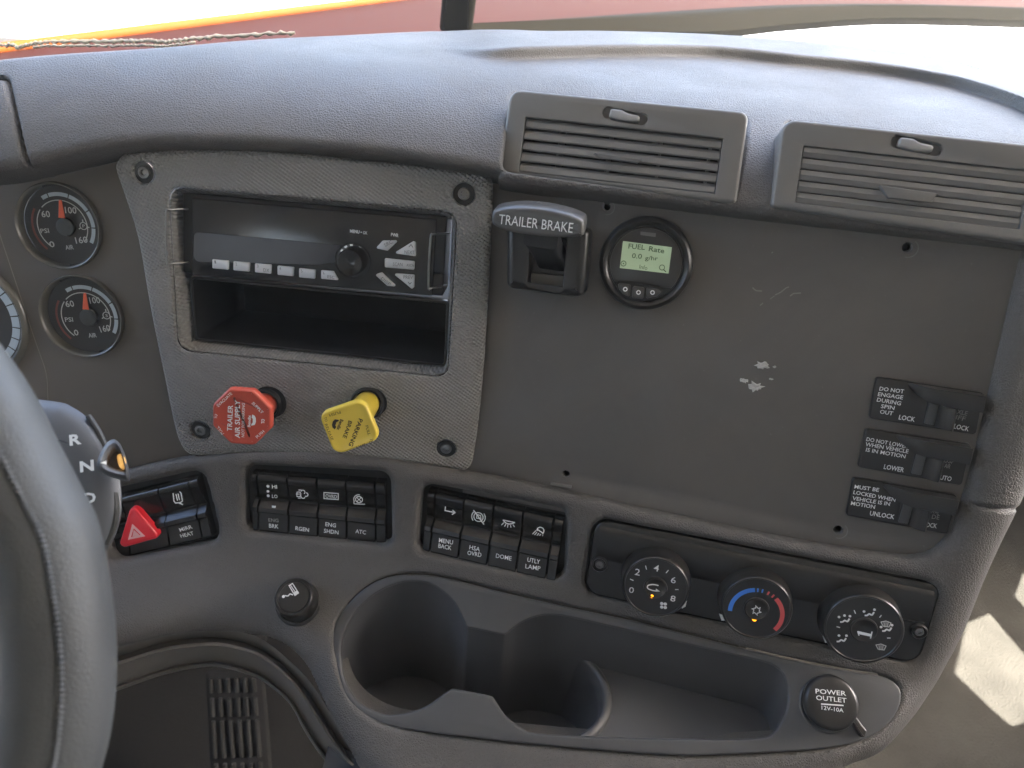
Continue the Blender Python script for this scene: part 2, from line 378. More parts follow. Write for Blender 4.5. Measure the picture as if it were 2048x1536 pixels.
def pad(name, material, parent, field, segs, holes, step, skirt=.02, grooves=()):
    # segs: [(pixel polyline, r, h)] make the outline; holes: [(pixel polygon, r, h)]
    S2 = [(spl(onfield(field, P), 5), r, h) for P, r, h in segs]
    outline = [p for P, r, h in S2 for p in P]
    H2 = [(rpoly(onfield(field, P), R, 6) if R else spl(onfield(field, P), 4, True), r, h) for P, R, r, h in holes]
    xs = [p[0] for p in outline]; ys = [p[1] for p in outline]
    gx = np.arange(min(xs) - step, max(xs) + step, step); gy = np.arange(min(ys) - step, max(ys) + step, step)
    X, Y = np.meshgrid(gx, gy)
    cx, cy = X[:-1, :-1] + step / 2, Y[:-1, :-1] + step / 2
    keep = inside(cx, cy, outline)
    for P, r, h in H2: keep &= ~inside(cx, cy, P)
    used = np.zeros(X.shape, bool); 
    for a, b in ((0, 0), (0, 1), (1, 0), (1, 1)): used[a:used.shape[0] - 1 + a, b:used.shape[1] - 1 + b] |= keep
    cnt = np.zeros(X.shape, int)
    for a, b in ((0, 0), (0, 1), (1, 0), (1, 1)): cnt[a:cnt.shape[0] - 1 + a, b:cnt.shape[1] - 1 + b] += keep
    bd = used & (cnt < 4); bx, by = X[bd].copy(), Y[bd].copy(); best = np.full(bx.shape, 9.); sx, sy = bx.copy(), by.copy()
    for P, cl in [(outline, True)] + [(P, True) for P, r, h in H2]:
        D, qx, qy = segdist(bx, by, P, cl, True); m = D < best; best[m] = D[m]; sx[m] = qx[m]; sy[m] = qy[m]
    X[bd] = sx; Y[bd] = sy
    ux, uy = X[used], Y[used]; d = field(ux, uy)
    for P, r, h in S2 + H2:
        D = segdist(ux, uy, P, (P, r, h) in H2); t = np.clip(1 - D / r, 0, 1); d = d + h * (1 - np.sqrt(np.clip(1 - t * t, 0, 1)))
    for P, w, g in grooves:
        D = segdist(ux, uy, spl(onfield(field, P), 5), False); d = d + g * np.exp(-(D / w) ** 2)
    idx = -np.ones(X.shape, int); idx[used] = np.arange(used.sum())
    V = np.stack([ux, uy, -d], 1); J, I = np.nonzero(keep)
    Fq = np.stack([idx[J, I], idx[J, I + 1], idx[J + 1, I + 1], idx[J + 1, I]], 1)
    E = {}
    for q in Fq[(cnt[J, I] < 4) | (cnt[J, I + 1] < 4) | (cnt[J + 1, I] < 4) | (cnt[J + 1, I + 1] < 4)].tolist():
        for k in range(4):
            e = (q[k], q[(k + 1) % 4]); o = (e[1], e[0])
            if o in E: del E[o]
            else: E[e] = 1
    ent = set(Fq[(cnt[J, I] == 4) & (cnt[J, I + 1] == 4) & (cnt[J + 1, I] == 4) & (cnt[J + 1, I + 1] == 4)].ravel().tolist())
    mb = MB(); vv = V.tolist(); ff = Fq.tolist(); low = {}
    bset = set(idx[bd].tolist())
    for (a, b) in E:
        if a not in bset or b not in bset: continue
        for k in (a, b):
            if k not in low: low[k] = len(vv); p = V[k]; vv.append([p[0], p[1], p[2] - skirt])
        ff.append([b, a, low[a], low[b]])
    mb.v = [tuple(p) for p in vv]; mb.f = [tuple(q) for q in ff]
    return mb.build(name, material, parent, sharp=50)
# ------------------------------------------------------------------ the dash body
dash = thing('dashboard', 'dark grey grained truck dashboard carrying the radio, vents, switches and cup holder', 'dashboard', BODY)
# top pad: a leaning front face that rolls over into a level top
TOPH = .124
_fl = Fr(ray(500, 300) * (RA.depth(500, 300) - .013), (1, -.083, 0), (0, 1, 0)); fl = plane(500, 300, RA.depth(500, 300) - .013, wnorm(27, 0))
fr_ = plane(1400, 395, PB.depth(1400, 395) - .012, wnorm(27, 11.9))
_tz = WZ
def topplane(h):
    c = -h
    return lambda x, y: (_tz[0] * x + _tz[1] * y + h) / _tz[2]
WALLB = [(860, 101), (940, 116), (1022, 121), (1200, 116), (1380, 115), (1480, 121), (1587, 133), (1700, 144), (1792, 156), (1860, 168), (1929, 183), (2048, 224), (2200, 300)]
tp0 = topplane(TOPH)
_wb = spl(onfield(tp0, WALLB), 6); _wx = np.array([p[0] for p in _wb]); _wy = np.array([p[1] for p in _wb])
RISE = .0085
def f_top(x, y):
    front = smin(lin(fl)(x, y), lin(fr_)(x, y), .03)
    yb = np.interp(x, _wx, _wy); ramp = np.clip((x - _wx[0]) / .075, 0, 1); ramp = ramp * ramp * (3 - 2 * ramp)
    w = .012 + 0 * ramp; s = np.clip((y - yb) / w, 0, 1); s = s * s * (3 - 2 * s)
    h0 = tp0(x, y); h1 = h0 - RISE / _tz[2] * ramp * s
    return smax(front, h0, .085) + (h1 - h0)
VENT1 = [(1020, 177), (1499, 223), (1473, 408), (996, 345)]
VENT2 = [(1566, 236), (2110, 293), (2085, 492), (1541, 414)]
VENT1H = [(1026, 183), (1493, 229), (1467, 401), (1003, 340)]
VENT2H = [(1572, 242), (2104, 298), (2080, 485), (1548, 408)]
SKY = [(2150, 260), (2048, 168), (1946, 127), (1843, 105), (1700, 88), (1600, 78), (1500, 70), (1380, 63), (1200, 58), (1050, 57), (900, 58), (680, 67), (500, 76), (330, 90), (100, 104), (0, 113), (-80, 122)]
BOT = [(-80, 350), (0, 340), (65, 325), (171, 302), (226, 291), (350, 284), (513, 287), (680, 299), (817, 315), (988, 343), (1010, 358), (1200, 384), (1348, 405), (1536, 431), (1690, 449), (1900, 474), (2060, 492), (2150, 503)]
pad('top_pad', 'pad', dash, f_top,
    [(BOT, .007, .006), ([(2150, 503), (2150, 260)], .002, .001), (SKY, .007, .007), ([(-80, 122), (-80, 350)], .002, .001)],
    [(VENT1H, .006, .003, .0025), (VENT2H, .006, .003, .0025)], .00125, .022,
    [([(-70, 160), (-10, 155), (8, 158), (16, 172), (30, 232), (46, 300), (51, 330)], .0014, .0045)])
# gauge panel behind the radio bezel, and the flat board
GP = RA.off(-.011)
HB = PB
def bd(fr, P, z=0): return fr.pts(P, z)
mb = MB(); mb.plate(GP.pts([(-200, 290), (285, 290), (335, 700), (420, 960), (-200, 1100)]), [circ(r * GP.sc(x, y), 40, GP.hit(x, y)) for x, y, r in ((119, 452, 80), (165, 632, 78), (-64, 640, 106))], -.003, 0, .0005, .0005)
mb.build('gauge_panel', 'gauge_panel', dash, 'flat gauge panel with the warm glare put into its brown tint', fr=GP)
BHOLES = [(1213, 413, 8), (1815, 495, 10), (1132, 948, 7), (1676, 1060, 9)]
mb = MB(); mb.plate(HB.pts([(925, 318), (2230, 478), (2140, 640), (1990, 1010), (1960, 1130), (1830, 1160), (925, 985)]),
    [circ(r * HB.sc(x, y), 20, HB.hit(x, y)) for x, y, r in BHOLES], -.003, 0, .0005, .0008)
mb.build('flat_board', 'panel', dash, 'flat matt grey board with scuffs and screw holes', fr=HB)
for x, y, r in BHOLES[:]:
    f = HB.at(x, y); k = HB.sc(x, y); m2 = MB(); m2.lathe([(r * k * .98, -.004), (r * k * .98, -.012)], 16, cap1=True); m2.build('hole_lining', 'black', dash, fr=f)
    if (x, y) != (1132, 948):
        m2 = MB(); m2.ring(f, (x + r * .25, y + 2), r * 1.75, 1.6, 0, -100, 60, 20); m2.build('hole_ring', 'vent', dash, fr=f)
# lower pad
RL = RA.off(.001); PL = PB.off(.009)
_best = None
for az in np.arange(-10, 25, .5):
    T_ = plane(900, 1158, PL.depth(900, 1158) - .003, wnorm(54, az), _rr)
    e = abs(T_.depth(1625, 1322) - PL.depth(1625, 1322) + .003)
    if _best is None or e < _best[0]: _best = (e, T_, az)
TP = _best[1]
SH = plane(600, 1118, RL.depth(600, 1118), wnorm(61, -3))     # the shelf that carries the lighter
def f_low(x, y):
    a = smin(lin(RL)(x, y), lin(PL)(x, y), .03)
    return smin(smin(a, lin(SH)(x, y), .03), lin(TP)(x, y), .009)
PTOP = [(-120, 1010), (60, 975), (200, 950), (320, 922), (400, 908), (480, 900), (560, 898), (650, 902), (720, 910), (800, 922), (870, 935), (950, 948)]
PBRD = [(950, 948), (1000, 956), (1100, 976), (1200, 999), (1348, 1031), (1500, 1063), (1620, 1086), (1700, 1099), (1762, 1108), (1824, 1114), (1866, 1109), (1897, 1088), (1921, 1052), (1942, 993), (1968, 900), (1994, 790), (2020, 680), (2045, 572), (2068, 480)]
PRGT = [(2068, 480), (2250, 470), (2200, 760)]
PSIL = [(2200, 760), (2110, 980), (2048, 1107), (2014, 1181), (1969, 1289), (1923, 1376), (1886, 1438), (1845, 1492), (1800, 1540), (1740, 1590)]
PBOT = [(1740, 1590), (1500, 1625), (1100, 1650), (900, 1660)]
PKNE = [(900, 1660), (760, 1640), (712, 1580), (688, 1535), (668, 1500), (640, 1445), (616, 1392), (598, 1355), (572, 1325), (540, 1303), (495, 1290), (414, 1284), (330, 1290), (232, 1312), (100, 1345), (-120, 1400)]
BANK1 = [(196, 984), (403, 938), (436, 1082), (212, 1128)]
BANK2 = [(487, 930), (779, 944), (783, 1093), (487, 1062)]
BANK3 = [(843, 966), (1135, 1020), (1130, 1164), (834, 1104)]
HVAC = [(1187, 1034), (1885, 1169), (1838, 1330), (1167, 1186)]
TRAYO = [(665, 1290), (673, 1240), (702, 1200), (742, 1167), (790, 1150), (850, 1148), (912, 1159), (1011, 1184), (1135, 1212), (1260, 1238), (1348, 1260), (1472, 1291), (1596, 1320), (1700, 1340), (1762, 1350), (1793, 1367), (1803, 1390), (1796, 1421), (1770, 1455), (1720, 1484), (1638, 1500), (1513, 1508), (1380, 1513), (1260, 1507), (1094, 1493), (928, 1475), (804, 1459), (742, 1438), (700, 1405), (680, 1364)]
LOWER = pad('lower_pad', 'pad', dash, f_low,
    [(PTOP, .010, .007), (PBRD, .010, .007), (PRGT, .002, .001), (PSIL, .030, .035), (PBOT, .03, .03), (PKNE, .036, .026), ([(-120, 1400), (-120, 1010)], .002, .001)],
    [(BANK1, .009, .006, .006), (BANK2, .009, .006, .006), (BANK3, .009, .006, .006), (HVAC, .011, .005, .004), (TRAYO, 0, .003, .002)], .0016, .03,
    [([(1944, 995), (1958, 1010), (1985, 1017), (2060, 1024), (2150, 1030)], .0012, .003)])
# knee trim under the lower pad, and the bolster's inner return
def px3(px, py, d): return tuple(ray(px, py) * d)
K0 = [(900, 1690), (760, 1572), (700, 1515), (683, 1496), (655, 1455), (620, 1400), (600, 1372), (575, 1345), (548, 1322), (520, 1303), (497, 1294), (455, 1284), (414, 1281), (331, 1290), (232, 1320), (100, 1362), (-150, 1450)]
K1 = [(860, 1740), (735, 1612), (680, 1560), (660, 1532), (632, 1495), (604, 1450), (592, 1425), (573, 1398), (545, 1374), (520, 1356), (497, 1347), (455, 1335), (414, 1331), (331, 1346), (232, 1380), (100, 1428), (-150, 1520)]
k0, k1 = spl(K0, 5), spl(K1, 5); R_ = []
for t, dd, up in ((-.5, .575, 0), (-.1, .585, 0), (0, .580, 0), (.08, .574, 0), (.2, .573, 0), (.55, .588, 0), (.85, .592, 0), (.93, .586, 0), (1.0, .588, 0), (1.05, .60, 0), (1.02, .66, 0)):
    R_.append([px3(a[0] + (b[0] - a[0]) * t, a[1] + (b[1] - a[1]) * t, dd + .03 * max(0, (1250 - a[0])) / 1250 * 0) for a, b in zip(k0, k1)])
mb = MB(); mb.rings(R_, False, False, closed=False); mb.build('knee_trim', 'trim', dash, 'beige grey curved trim strip round the footwell', sharp=60)

# ------------------------------------------------------------------ radio bezel plate
BZO = [(228, 340), (231, 322), (242, 310), (262, 305), (400, 299), (560, 304), (700, 319), (830, 331), (950, 347), (972, 352), (983, 366), (983, 430), (975, 600), (965, 760), (952, 890), (946, 928), (934, 942), (915, 944), (880, 938), (780, 924), (680, 914), (560, 909), (480, 909), (395, 914), (372, 908), (358, 890), (345, 850), (325, 753), (297, 617), (273, 480), (245, 390)]
OPO = [(332, 371), (916, 424), (896, 758), (352, 703)]
OPI = [(364, 386), (905, 434), (893, 733), (388, 680)]
bez = thing('radio_bezel', 'large grey cross-hatched bezel plate framing the radio, held by four screws', 'trim panel', RA)
SCRW = [(287, 345), (928, 388), (400, 861), (892, 898)]
out = spl(RA.pts(BZO), 3, True); opo = rpoly(RA.pts(OPO), .009); opi = rpoly(RA.pts(OPI, -.016), .003)
mb = MB()
mb.plate(out, [opo] + [circ(.0075, 28, RA.hit(*p)) for p in SCRW] + [circ(.0125, 32, RA.hit(538, 806)), circ(.0115, 32, RA.hit(742, 806))], -.012, 0, .0042, .0010, 4, .0035)
# sloping reveal down to the radio
o2 = ccw(inset(opo, -.0)); n_ = 60
def resamp(P, n):
    P = np.array(list(P) + [P[0]]); L = np.r_[0, np.cumsum(np.hypot(*np.diff(P, axis=0).T))]; t = np.linspace(0, L[-1], n, endpoint=False)
    return [(float(np.interp(v, L, P[:, 0])), float(np.interp(v, L, P[:, 1]))) for v in t]
def sector(P, n, c):                          # resample a convex loop by angle, so two loops pair up
    P = resamp(P, 400); A = np.array([math.atan2(y - c[1], x - c[0]) for x, y in P]); o = np.argsort(A); A = A[o]; Q = np.array(P)[o]
    t = np.linspace(-math.pi, math.pi, n, endpoint=False)
    return [(float(np.interp(v, A, Q[:, 0], period=2 * math.pi)), float(np.interp(v, A, Q[:, 1], period=2 * math.pi))) for v in t]
cc = RA.hit(630, 560); n_ = 120
A_, B_ = sector(opo, n_, cc), sector(opi, n_, cc)
mb.rings([[(x, y, -.0025) for x, y in sector(inset(ccw(opo), .0012), n_, cc)], [(x, y, -.004) for x, y in A_],
          [(a[0] * .35 + b[0] * .65, a[1] * .35 + b[1] * .65, -.009) for a, b in zip(A_, B_)], [(x, y, -.016) for x, y in B_], [(x, y, -.022) for x, y in B_]], False, False)
mb.build('plate', 'bezel', bez, sharp=50)
def hexscrew(parent, fr, r, z=-.004, m='steel'):
    a = MB(); a.lathe([(r, -.004), (r, -.0008), (r * .86, 0), (r * .5, 0.0002)], 24, cap1=False)
    a.lathe([(r * .5, .0002), (r * .46, -.0016)], 6, cap1=True); return a.build('screw', m, parent, fr=fr)
for p in SCRW:
    f = RA.at(*p, z=-.0022); o = hexscrew(bez, f, .0042)
    q = MB(); q.lathe([(.0076, .0019), (.0072, -.001), (.004, -.0012)], 24, cap1=False); w = q.build('screw_well', 'satin_black', bez, fr=RA.at(*p, z=-.0018))
# dark floor boards behind the two valve openings
# ------------------------------------------------------------------ cup holder tray
tr = thing('cup_holder', 'dark grey moulded tray with two round cup wells and a long shallow trough', 'cup holder', TP)
TRO = inset(ccw(spl(TP.pts(TRAYO), 3, True)), .0008)
OPN = [(683, 1314), (688, 1272), (713, 1223), (754, 1186), (796, 1167), (825, 1163), (858, 1167), (887, 1184), (912, 1209), (928, 1241), (934, 1254), (945, 1257), (1000, 1268), (1014, 1267), (1040, 1247), (1078, 1232), (1120, 1231), (1177, 1243), (1380, 1290), (1520, 1322), (1552, 1335), (1568, 1352), (1574, 1380), (1573, 1412), (1562, 1442), (1546, 1464), (1524, 1475), (1440, 1478), (1300, 1476), (1180, 1473), (1073, 1466), (1044, 1456), (1011, 1431), (990, 1400), (978, 1391), (915, 1379), (899, 1380), (866, 1404), (837, 1419), (796, 1428), (763, 1427), (721, 1405), (694, 1366)]
OPl = ccw(spl(TP.pts(OPN), 3, True))
mb = MB(); mb.plate(TRO, [OPl], -.004, .0024, .0015, .0018, 3, .003); mb.build('rim_plate', 'tray', tr, sharp=50)
# walls drop straight down in the world
def t2w(P, z=0): return [np.array([np.dot(TP.O + TP.ax * a + TP.ay * b + TP.az * z, v) for v in (WX, WY, WZ)]) for a, b in P]
def w2t(p): q = np.array(p[0] * np.array(WX) + p[1] * np.array(WY) + p[2] * np.array(WZ)) - TP.O; return (q.dot(TP.ax), q.dot(TP.ay), q.dot(TP.az))
LW = t2w(OPl, -.001); ZR = np.mean([p[2] for p in LW])
zcup = t2w(TP.pts([(808, 1295)]))[0][2] - .098
ztro = t2w(TP.pts([(1380, 1290)]))[0][2] - .053
def wpix(px, py, z):                          # where a sight line meets world height z (relative to the eye)
    q = ray(px, py); k = z / q.dot(WZ); p = q * k; return np.array([p.dot(WX), p.dot(WY), z])
c2 = [wpix(1205, 1395, ztro), wpix(1138, 1314, ztro), wpix(1165, 1468, ztro)]
(ax_, ay_), (bx_, by_), (cx_, cy_) = [p[:2] for p in c2]
D_ = 2 * (ax_ * (by_ - cy_) + bx_ * (cy_ - ay_) + cx_ * (ay_ - by_))
C2 = np.array([((ax_**2 + ay_**2) * (by_ - cy_) + (bx_**2 + by_**2) * (cy_ - ay_) + (cx_**2 + cy_**2) * (ay_ - by_)) / D_, ((ax_**2 + ay_**2) * (cx_ - bx_) + (bx_**2 + by_**2) * (ax_ - cx_) + (cx_**2 + cy_**2) * (bx_ - ax_)) / D_])
R2 = math.hypot(ax_ - C2[0], ay_ - C2[1]); print('CUP2', C2, R2, 'tray az', _best[2], _best[0])
def ctr_in(P, c, k): return [(c[0] + (x - c[0]) * k, c[1] + (y - c[1]) * k) for x, y in P]
mb = MB(); mb.rings([[w2t(p) for p in LW], [w2t((p[0], p[1], p[2] - .004)) for p in LW], [w2t((p[0], p[1], zcup)) for p in LW]], False, False)
mb.build('well_wall', 'tray', tr, sharp=60)
xs_ = [p[0] for p in LW]; ys_ = [p[1] for p in LW]
mb = MB(); mb.add([w2t((x, y, zcup + .0005)) for x, y in ((min(xs_) - .01, min(ys_) - .01), (max(xs_) + .01, min(ys_) - .01), (max(xs_) + .01, max(ys_) + .01), (min(xs_) - .01, max(ys_) + .01))], [(0, 1, 2, 3)])
mb.build('well_floor', 'tray', tr)
# trough floor with the second cup well cut out of it
thr = [p for p in LW]; aT, aB = math.atan2(by_ - C2[1], bx_ - C2[0]) + .06, math.atan2(cy_ - C2[1], cx_ - C2[0]) - .10
ang = np.linspace(aB, aT, 24)
arc = [(C2[0] + R2 * math.cos(a), C2[1] + R2 * math.sin(a)) for a in ang]
xm = C2[0]
tf = [(p[0], p[1]) for p in LW if p[0] > xm + .012]
tf = ccw(tf); cut = max(range(len(tf)), key=lambda i: math.hypot(tf[i][0] - tf[i - 1][0], tf[i][1] - tf[i - 1][1]))
tf = tf[cut:] + tf[:cut]                       # starts right of the opening's upper or lower break
P_ = tf + (arc[::-1] if math.hypot(tf[-1][0] - arc[-1][0], tf[-1][1] - arc[-1][1]) < math.hypot(tf[-1][0] - arc[0][0], tf[-1][1] - arc[0][1]) else arc)
WF = Fr(WORLD.O + np.array(WZ) * (EYE[2] + ztro), WX, WY)
mb = MB(); mb.plate(P_, [], -.002, 0, 0.0001, 0, 1); mb.build('trough_floor', 'tray', tr, fr=WF)
rim_ = []
for dr, dz in ((.007, .0003), (.006, .0025), (.0035, .0045), (.0012, .0040), (0, .002), (-.001, -.01), (-.002, zcup - ztro)):
    rim_.append([(C2[0] + (R2 + dr) * math.cos(a), C2[1] + (R2 + dr) * math.sin(a), dz) for a in np.linspace(aB, aT, 36)])
mb = MB(); mb.rings(rim_, False, False, closed=False); mb.build('cup_rim', 'tray', tr, fr=WF, sharp=60)

# ------------------------------------------------------------------ cab round the camera
def wbox(name, m, x0, x1, y0, y1, z0, z1, kind='structure', label=None):
    a = MB(); a.slab([(x0, y0), (x1, y0), (x1, y1), (x0, y1)], z0, z1, .004, 1); return a.build(name, m, None, fr=Fr(wdir(np.array([0, 0, -EYE[2]])), WX, WY), kind=kind)
X0, X1, Y0, Y1, ZT = -1.0, 1.35, -1.1, .78, 1.75
YF = 1.45
wbox('floor', 'carpet', X0, X1, Y0, YF, -.03, 0)
wbox('roof', 'shell', X0 - .05, X1 + .05, Y0 - .05, .72, ZT, ZT + .04)
rw = MB(); rw.plate([(-x, z) for x, z in ((X0, 0), (X1, 0), (X1, ZT - .002), (X0, ZT - .002))], [rpoly([(-x, z) for x, z in ((-.97, 1.06), (-.57, 1.09), (-.56, 1.19), (-.97, 1.215))], .03)], -.05, 0, .004, .004, 2)  # rear opening added, shaped for its reflection on the radio
rw.build('rear_wall', 'shell', None, fr=Fr(WORLD.O + np.array(WY) * Y0, -np.array(WX), WZ), kind='structure')
wbox('firewall', 'footwell_shade', X0, X1, YF + .001, YF + .03, -.03, .80)
wbox('footwell_dark_sheet', 'footwell_shade', X0 + .01, .42, Y0 + .01, 1.0, .001, .012); wbox('pedal_wall', 'footwell_shade', X0 + .01, .42, 1.001, 1.02, .001, .80)  # dark floor sheet and wall: the footwell's shade put into their colour
wbox('light_baffle', 'footwell_shade', X0, X1, .63, YF, .802, .82); wbox('side_light_baffle', 'footwell_shade', .425, .44, .80, 1.0, .001, .80)  # unseen boards added to keep light out of the footwell
def fl2(px, py): q = ray(px, py); k = -EYE[2] / q.dot(WZ); p = q * k; return np.array([p.dot(WX), p.dot(WY), 0.])
SD = np.array(_sd)
def thru(p, X): t = (X - p[0]) / SD[0]; return tuple((p + SD * t)[1:])
sun_patch_cuts = [[thru(fl2(*p), X1 + .02) for p in L] for L in (  # door openings shaped by casting the floor's sun patch back along the sun
    [(1880, 1345), (1955, 1418), (2010, 1466), (2120, 1432), (2120, 1370), (1985, 1212), (1905, 1245)],
    [(2003, 1190), (2045, 1240), (2130, 1335), (2130, 1200), (2030, 1120)])]
for xa, hole in ((X0 - .05, []), (X1, sun_patch_cuts)):
    dm = MB(); dm.plate([(Y0, -.03), (YF, -.03), (YF, .95), (.82, .97), (.76, ZT - .002), (Y0, ZT - .002)], [rpoly([(.12, .98), (.76, .98), (.62, 1.62), (.12, 1.62)], .05)] + hole, 0, .05, .004, .004, 2)
    o = dm.build('side_wall', 'shell', None, fr=Fr(WORLD.O + np.array(WX) * xa, WY, WZ), kind='structure')
gnd = MB(); gnd.slab([(-60, -60), (60, -60), (60, 80), (-60, 80)], -1.3, -1.25, 0, 0); gnd.build('ground', 'concrete', None, fr=Fr(wdir(np.array([0, 0, -EYE[2]])), WX, WY), kind='structure')
mat('amber_lens', (.75, .48, .16), .3, emit=(1, .5, .12), es=.03); mat('pedal_rib', (.022, .021, .019), .8); mat('gasket', (.008, .007, .0048), .8, spec=.05); mat('cord', (.34, .31, .24), .9)  # the pedal ribs carry the footwell's shade in their colour
mat('dim_ink', (.12, .13, .14), .5); mat('screen_glass', (.03, .026, .028), .18, spec=.25); mat('paddle_black', (.085, .084, .08), .3); mat('pocket_shade', (.0018, .0017, .0016), .8); mat('display_face', (.05, .048, .044), .3)  # pocket liner near black: the recess's shade put into its colour
mat('grey_key', (.06, .062, .06), .35); mat('key_black', (.018, .017, .0155), .22)
mat('silver_grey', (.30, .30, .29), .38)
mat('gauge_ring', (.11, .105, .09), .22); mat('dial', (.035, .033, .03), .5); mat('pale_blue', (.52, .60, .64), .5); mat('print_grey', (.62, .62, .58), .5)
mat('dull_red', (.22, .06, .045), .5); mat('hub_grey', (.05, .055, .05), .4)
mat('seam', (.20, .17, .13), .45)
# ------------------------------------------------------------------ things fixed to the dash
def sub(parent, name, mb, m, fr=None, label=None, sharp=38):
    return mb.build(name, m, parent, label, sharp, fr)
# ---- air vents
def vent(fr, corners, grille, lever, slats, tilt, label, tabp):
    t = thing('air_vent', label, 'air vent', fr, 'air vents in the top pad')
    C = fr.pts(corners); G = fr.pts(grille); n = len(C)
    lv = fr.hit(*lever[0]); lw = lever[1] * fr.sc(*lever[0]); la = lever[2]
    slot = [(lv[0] + x * math.cos(la) - y * math.sin(la), lv[1] + x * math.sin(la) + y * math.cos(la)) for x, y in rect(lw, lw * .26, lw * .128)]
    mb = MB(); mb.plate(rpoly(C, [.008, .006, .003, .003] if area(C) > 0 else [.003, .003, .006, .008]), [rpoly(G, .0008, 2), slot], -.034, 0, .0022, .0004, 3, .005)
    sub(t, 'frame', mb, 'vent')
    # duct behind the slats
    mb = MB(); g = ccw(G); mb.rings([[(x, y, -.004) for x, y in g], [(x, y, -.034) for x, y in g]], False, False); mb.rings([[(x, y, -.033) for x, y in g]], False, True); sub(t, 'duct', mb, 'black')
    a, b, c, d = [np.array(p) for p in G]                    # tl tr br bl
    for k in range(slats):
        v = (k + .5) / slats; L = a + (d - a) * v; R = b + (c - b) * v; Wd = np.linalg.norm(d - a) / slats
        ax = nz(R - L); up = np.array((-ax[1], ax[0])); L = L + ax * .0006; R = R - ax * .0006; mb = MB(); h = Wd * (.5 if tilt == 0 else .50)
        h = h * (1 if tilt else .97); prof = [(-h * .96, -.0004), (-h * .88, .0008), (0, .0019), (h * .88, .0008), (h * .96, -.0004), (h * .8, -.0007), (0, -.0003), (-h * .8, -.0007)]
        ca, sa = math.cos(tilt), math.sin(tilt); Rg = []
        for P in (L, R):
            Rg.append([(P[0] + up[0] * (u * ca - w * sa), P[1] + up[1] * (u * ca - w * sa), (u * sa + w * ca) - (.0035 if tilt else .0022)) for u, w in prof])
        mb.rings(Rg, True, True); s_ = sub(t, 'slat', mb, 'vent', sharp=30)
        if tilt: pass
    # tab on a middle slat
    P = fr.pts(tabp, 0); mb = MB()
    if tilt:
        mb.slab(P, -.0025, .0012, .0004, 2)
    else: mb.slab(P, -.003, .0032, .0008, 2)
    sub(t, 'tab', mb, 'vent')
    # vertical guide vanes seen between open slats
    if tilt:
        for q in (.18, .44, .70, .95):
            m2 = MB(); p = a + (b - a) * q; r = d + (c - d) * q; w = np.array((.0007, 0))
            m2.slab([tuple(p - w), tuple(p + w), tuple(r + w), tuple(r - w)], -.030, -.010, 0, 0); sub(t, 'vane', m2, 'vent')
    # slider lever in its slot
    lf = fr.at(*lever[0], z=0); ca, sa = math.cos(la), math.sin(la)
    mb = MB(); mb.slab([(x * ca - y * sa, x * sa + y * ca) for x, y in rect(lw * 1.0, lw * .34, lw * .17)], -.0052, -.0045, 0, 0)
    sub(t, 'slot', mb, 'vent', lf)
    mb = MB(); q = [(-.34, -.08), (-.1, -.11), (.05, -.10), (.32, -.07), (.32, .06), (.05, .06), (-.1, .11), (-.34, .09)]
    q = [(x * lw, y * lw) for x, y in q]; q = [(x * ca - y * sa, x * sa + y * ca) for x, y in q]
    mb.slab(rpoly(q, lw * .05, 3), -.0048, .0012, .0012, 3); sub(t, 'lever', mb, 'silver_grey', lf)
    return t
def vframe(P, az):
    n = wnorm(27, az); f0 = plane(*P[3], 1.0, n, _rr if az else (1, -.083, 0)); return f0
VF1 = plane(1400, 395, PB.depth(1400, 395) - .016, wnorm(27, 11.9), _rr)
vent(VF1, VENT1, [(1051, 233), (1447, 276), (1430, 388), (1036, 344)], ((1250, 232), 92, -.085), 5, math.radians(-30), 'open air vent with tilted grey slats, above the trailer brake lever', [(1187, 306), (1284, 319), (1274, 326), (1202, 316)])
vent(VF1, VENT2, [(1607, 291), (2062, 341), (2039, 459), (1590, 405)], ((1833, 291), 100, -.10), 5, 0, 'shut air vent with flat closed slats at the right edge', [(1758, 372), (1872, 388), (1860, 407), (1774, 397)])

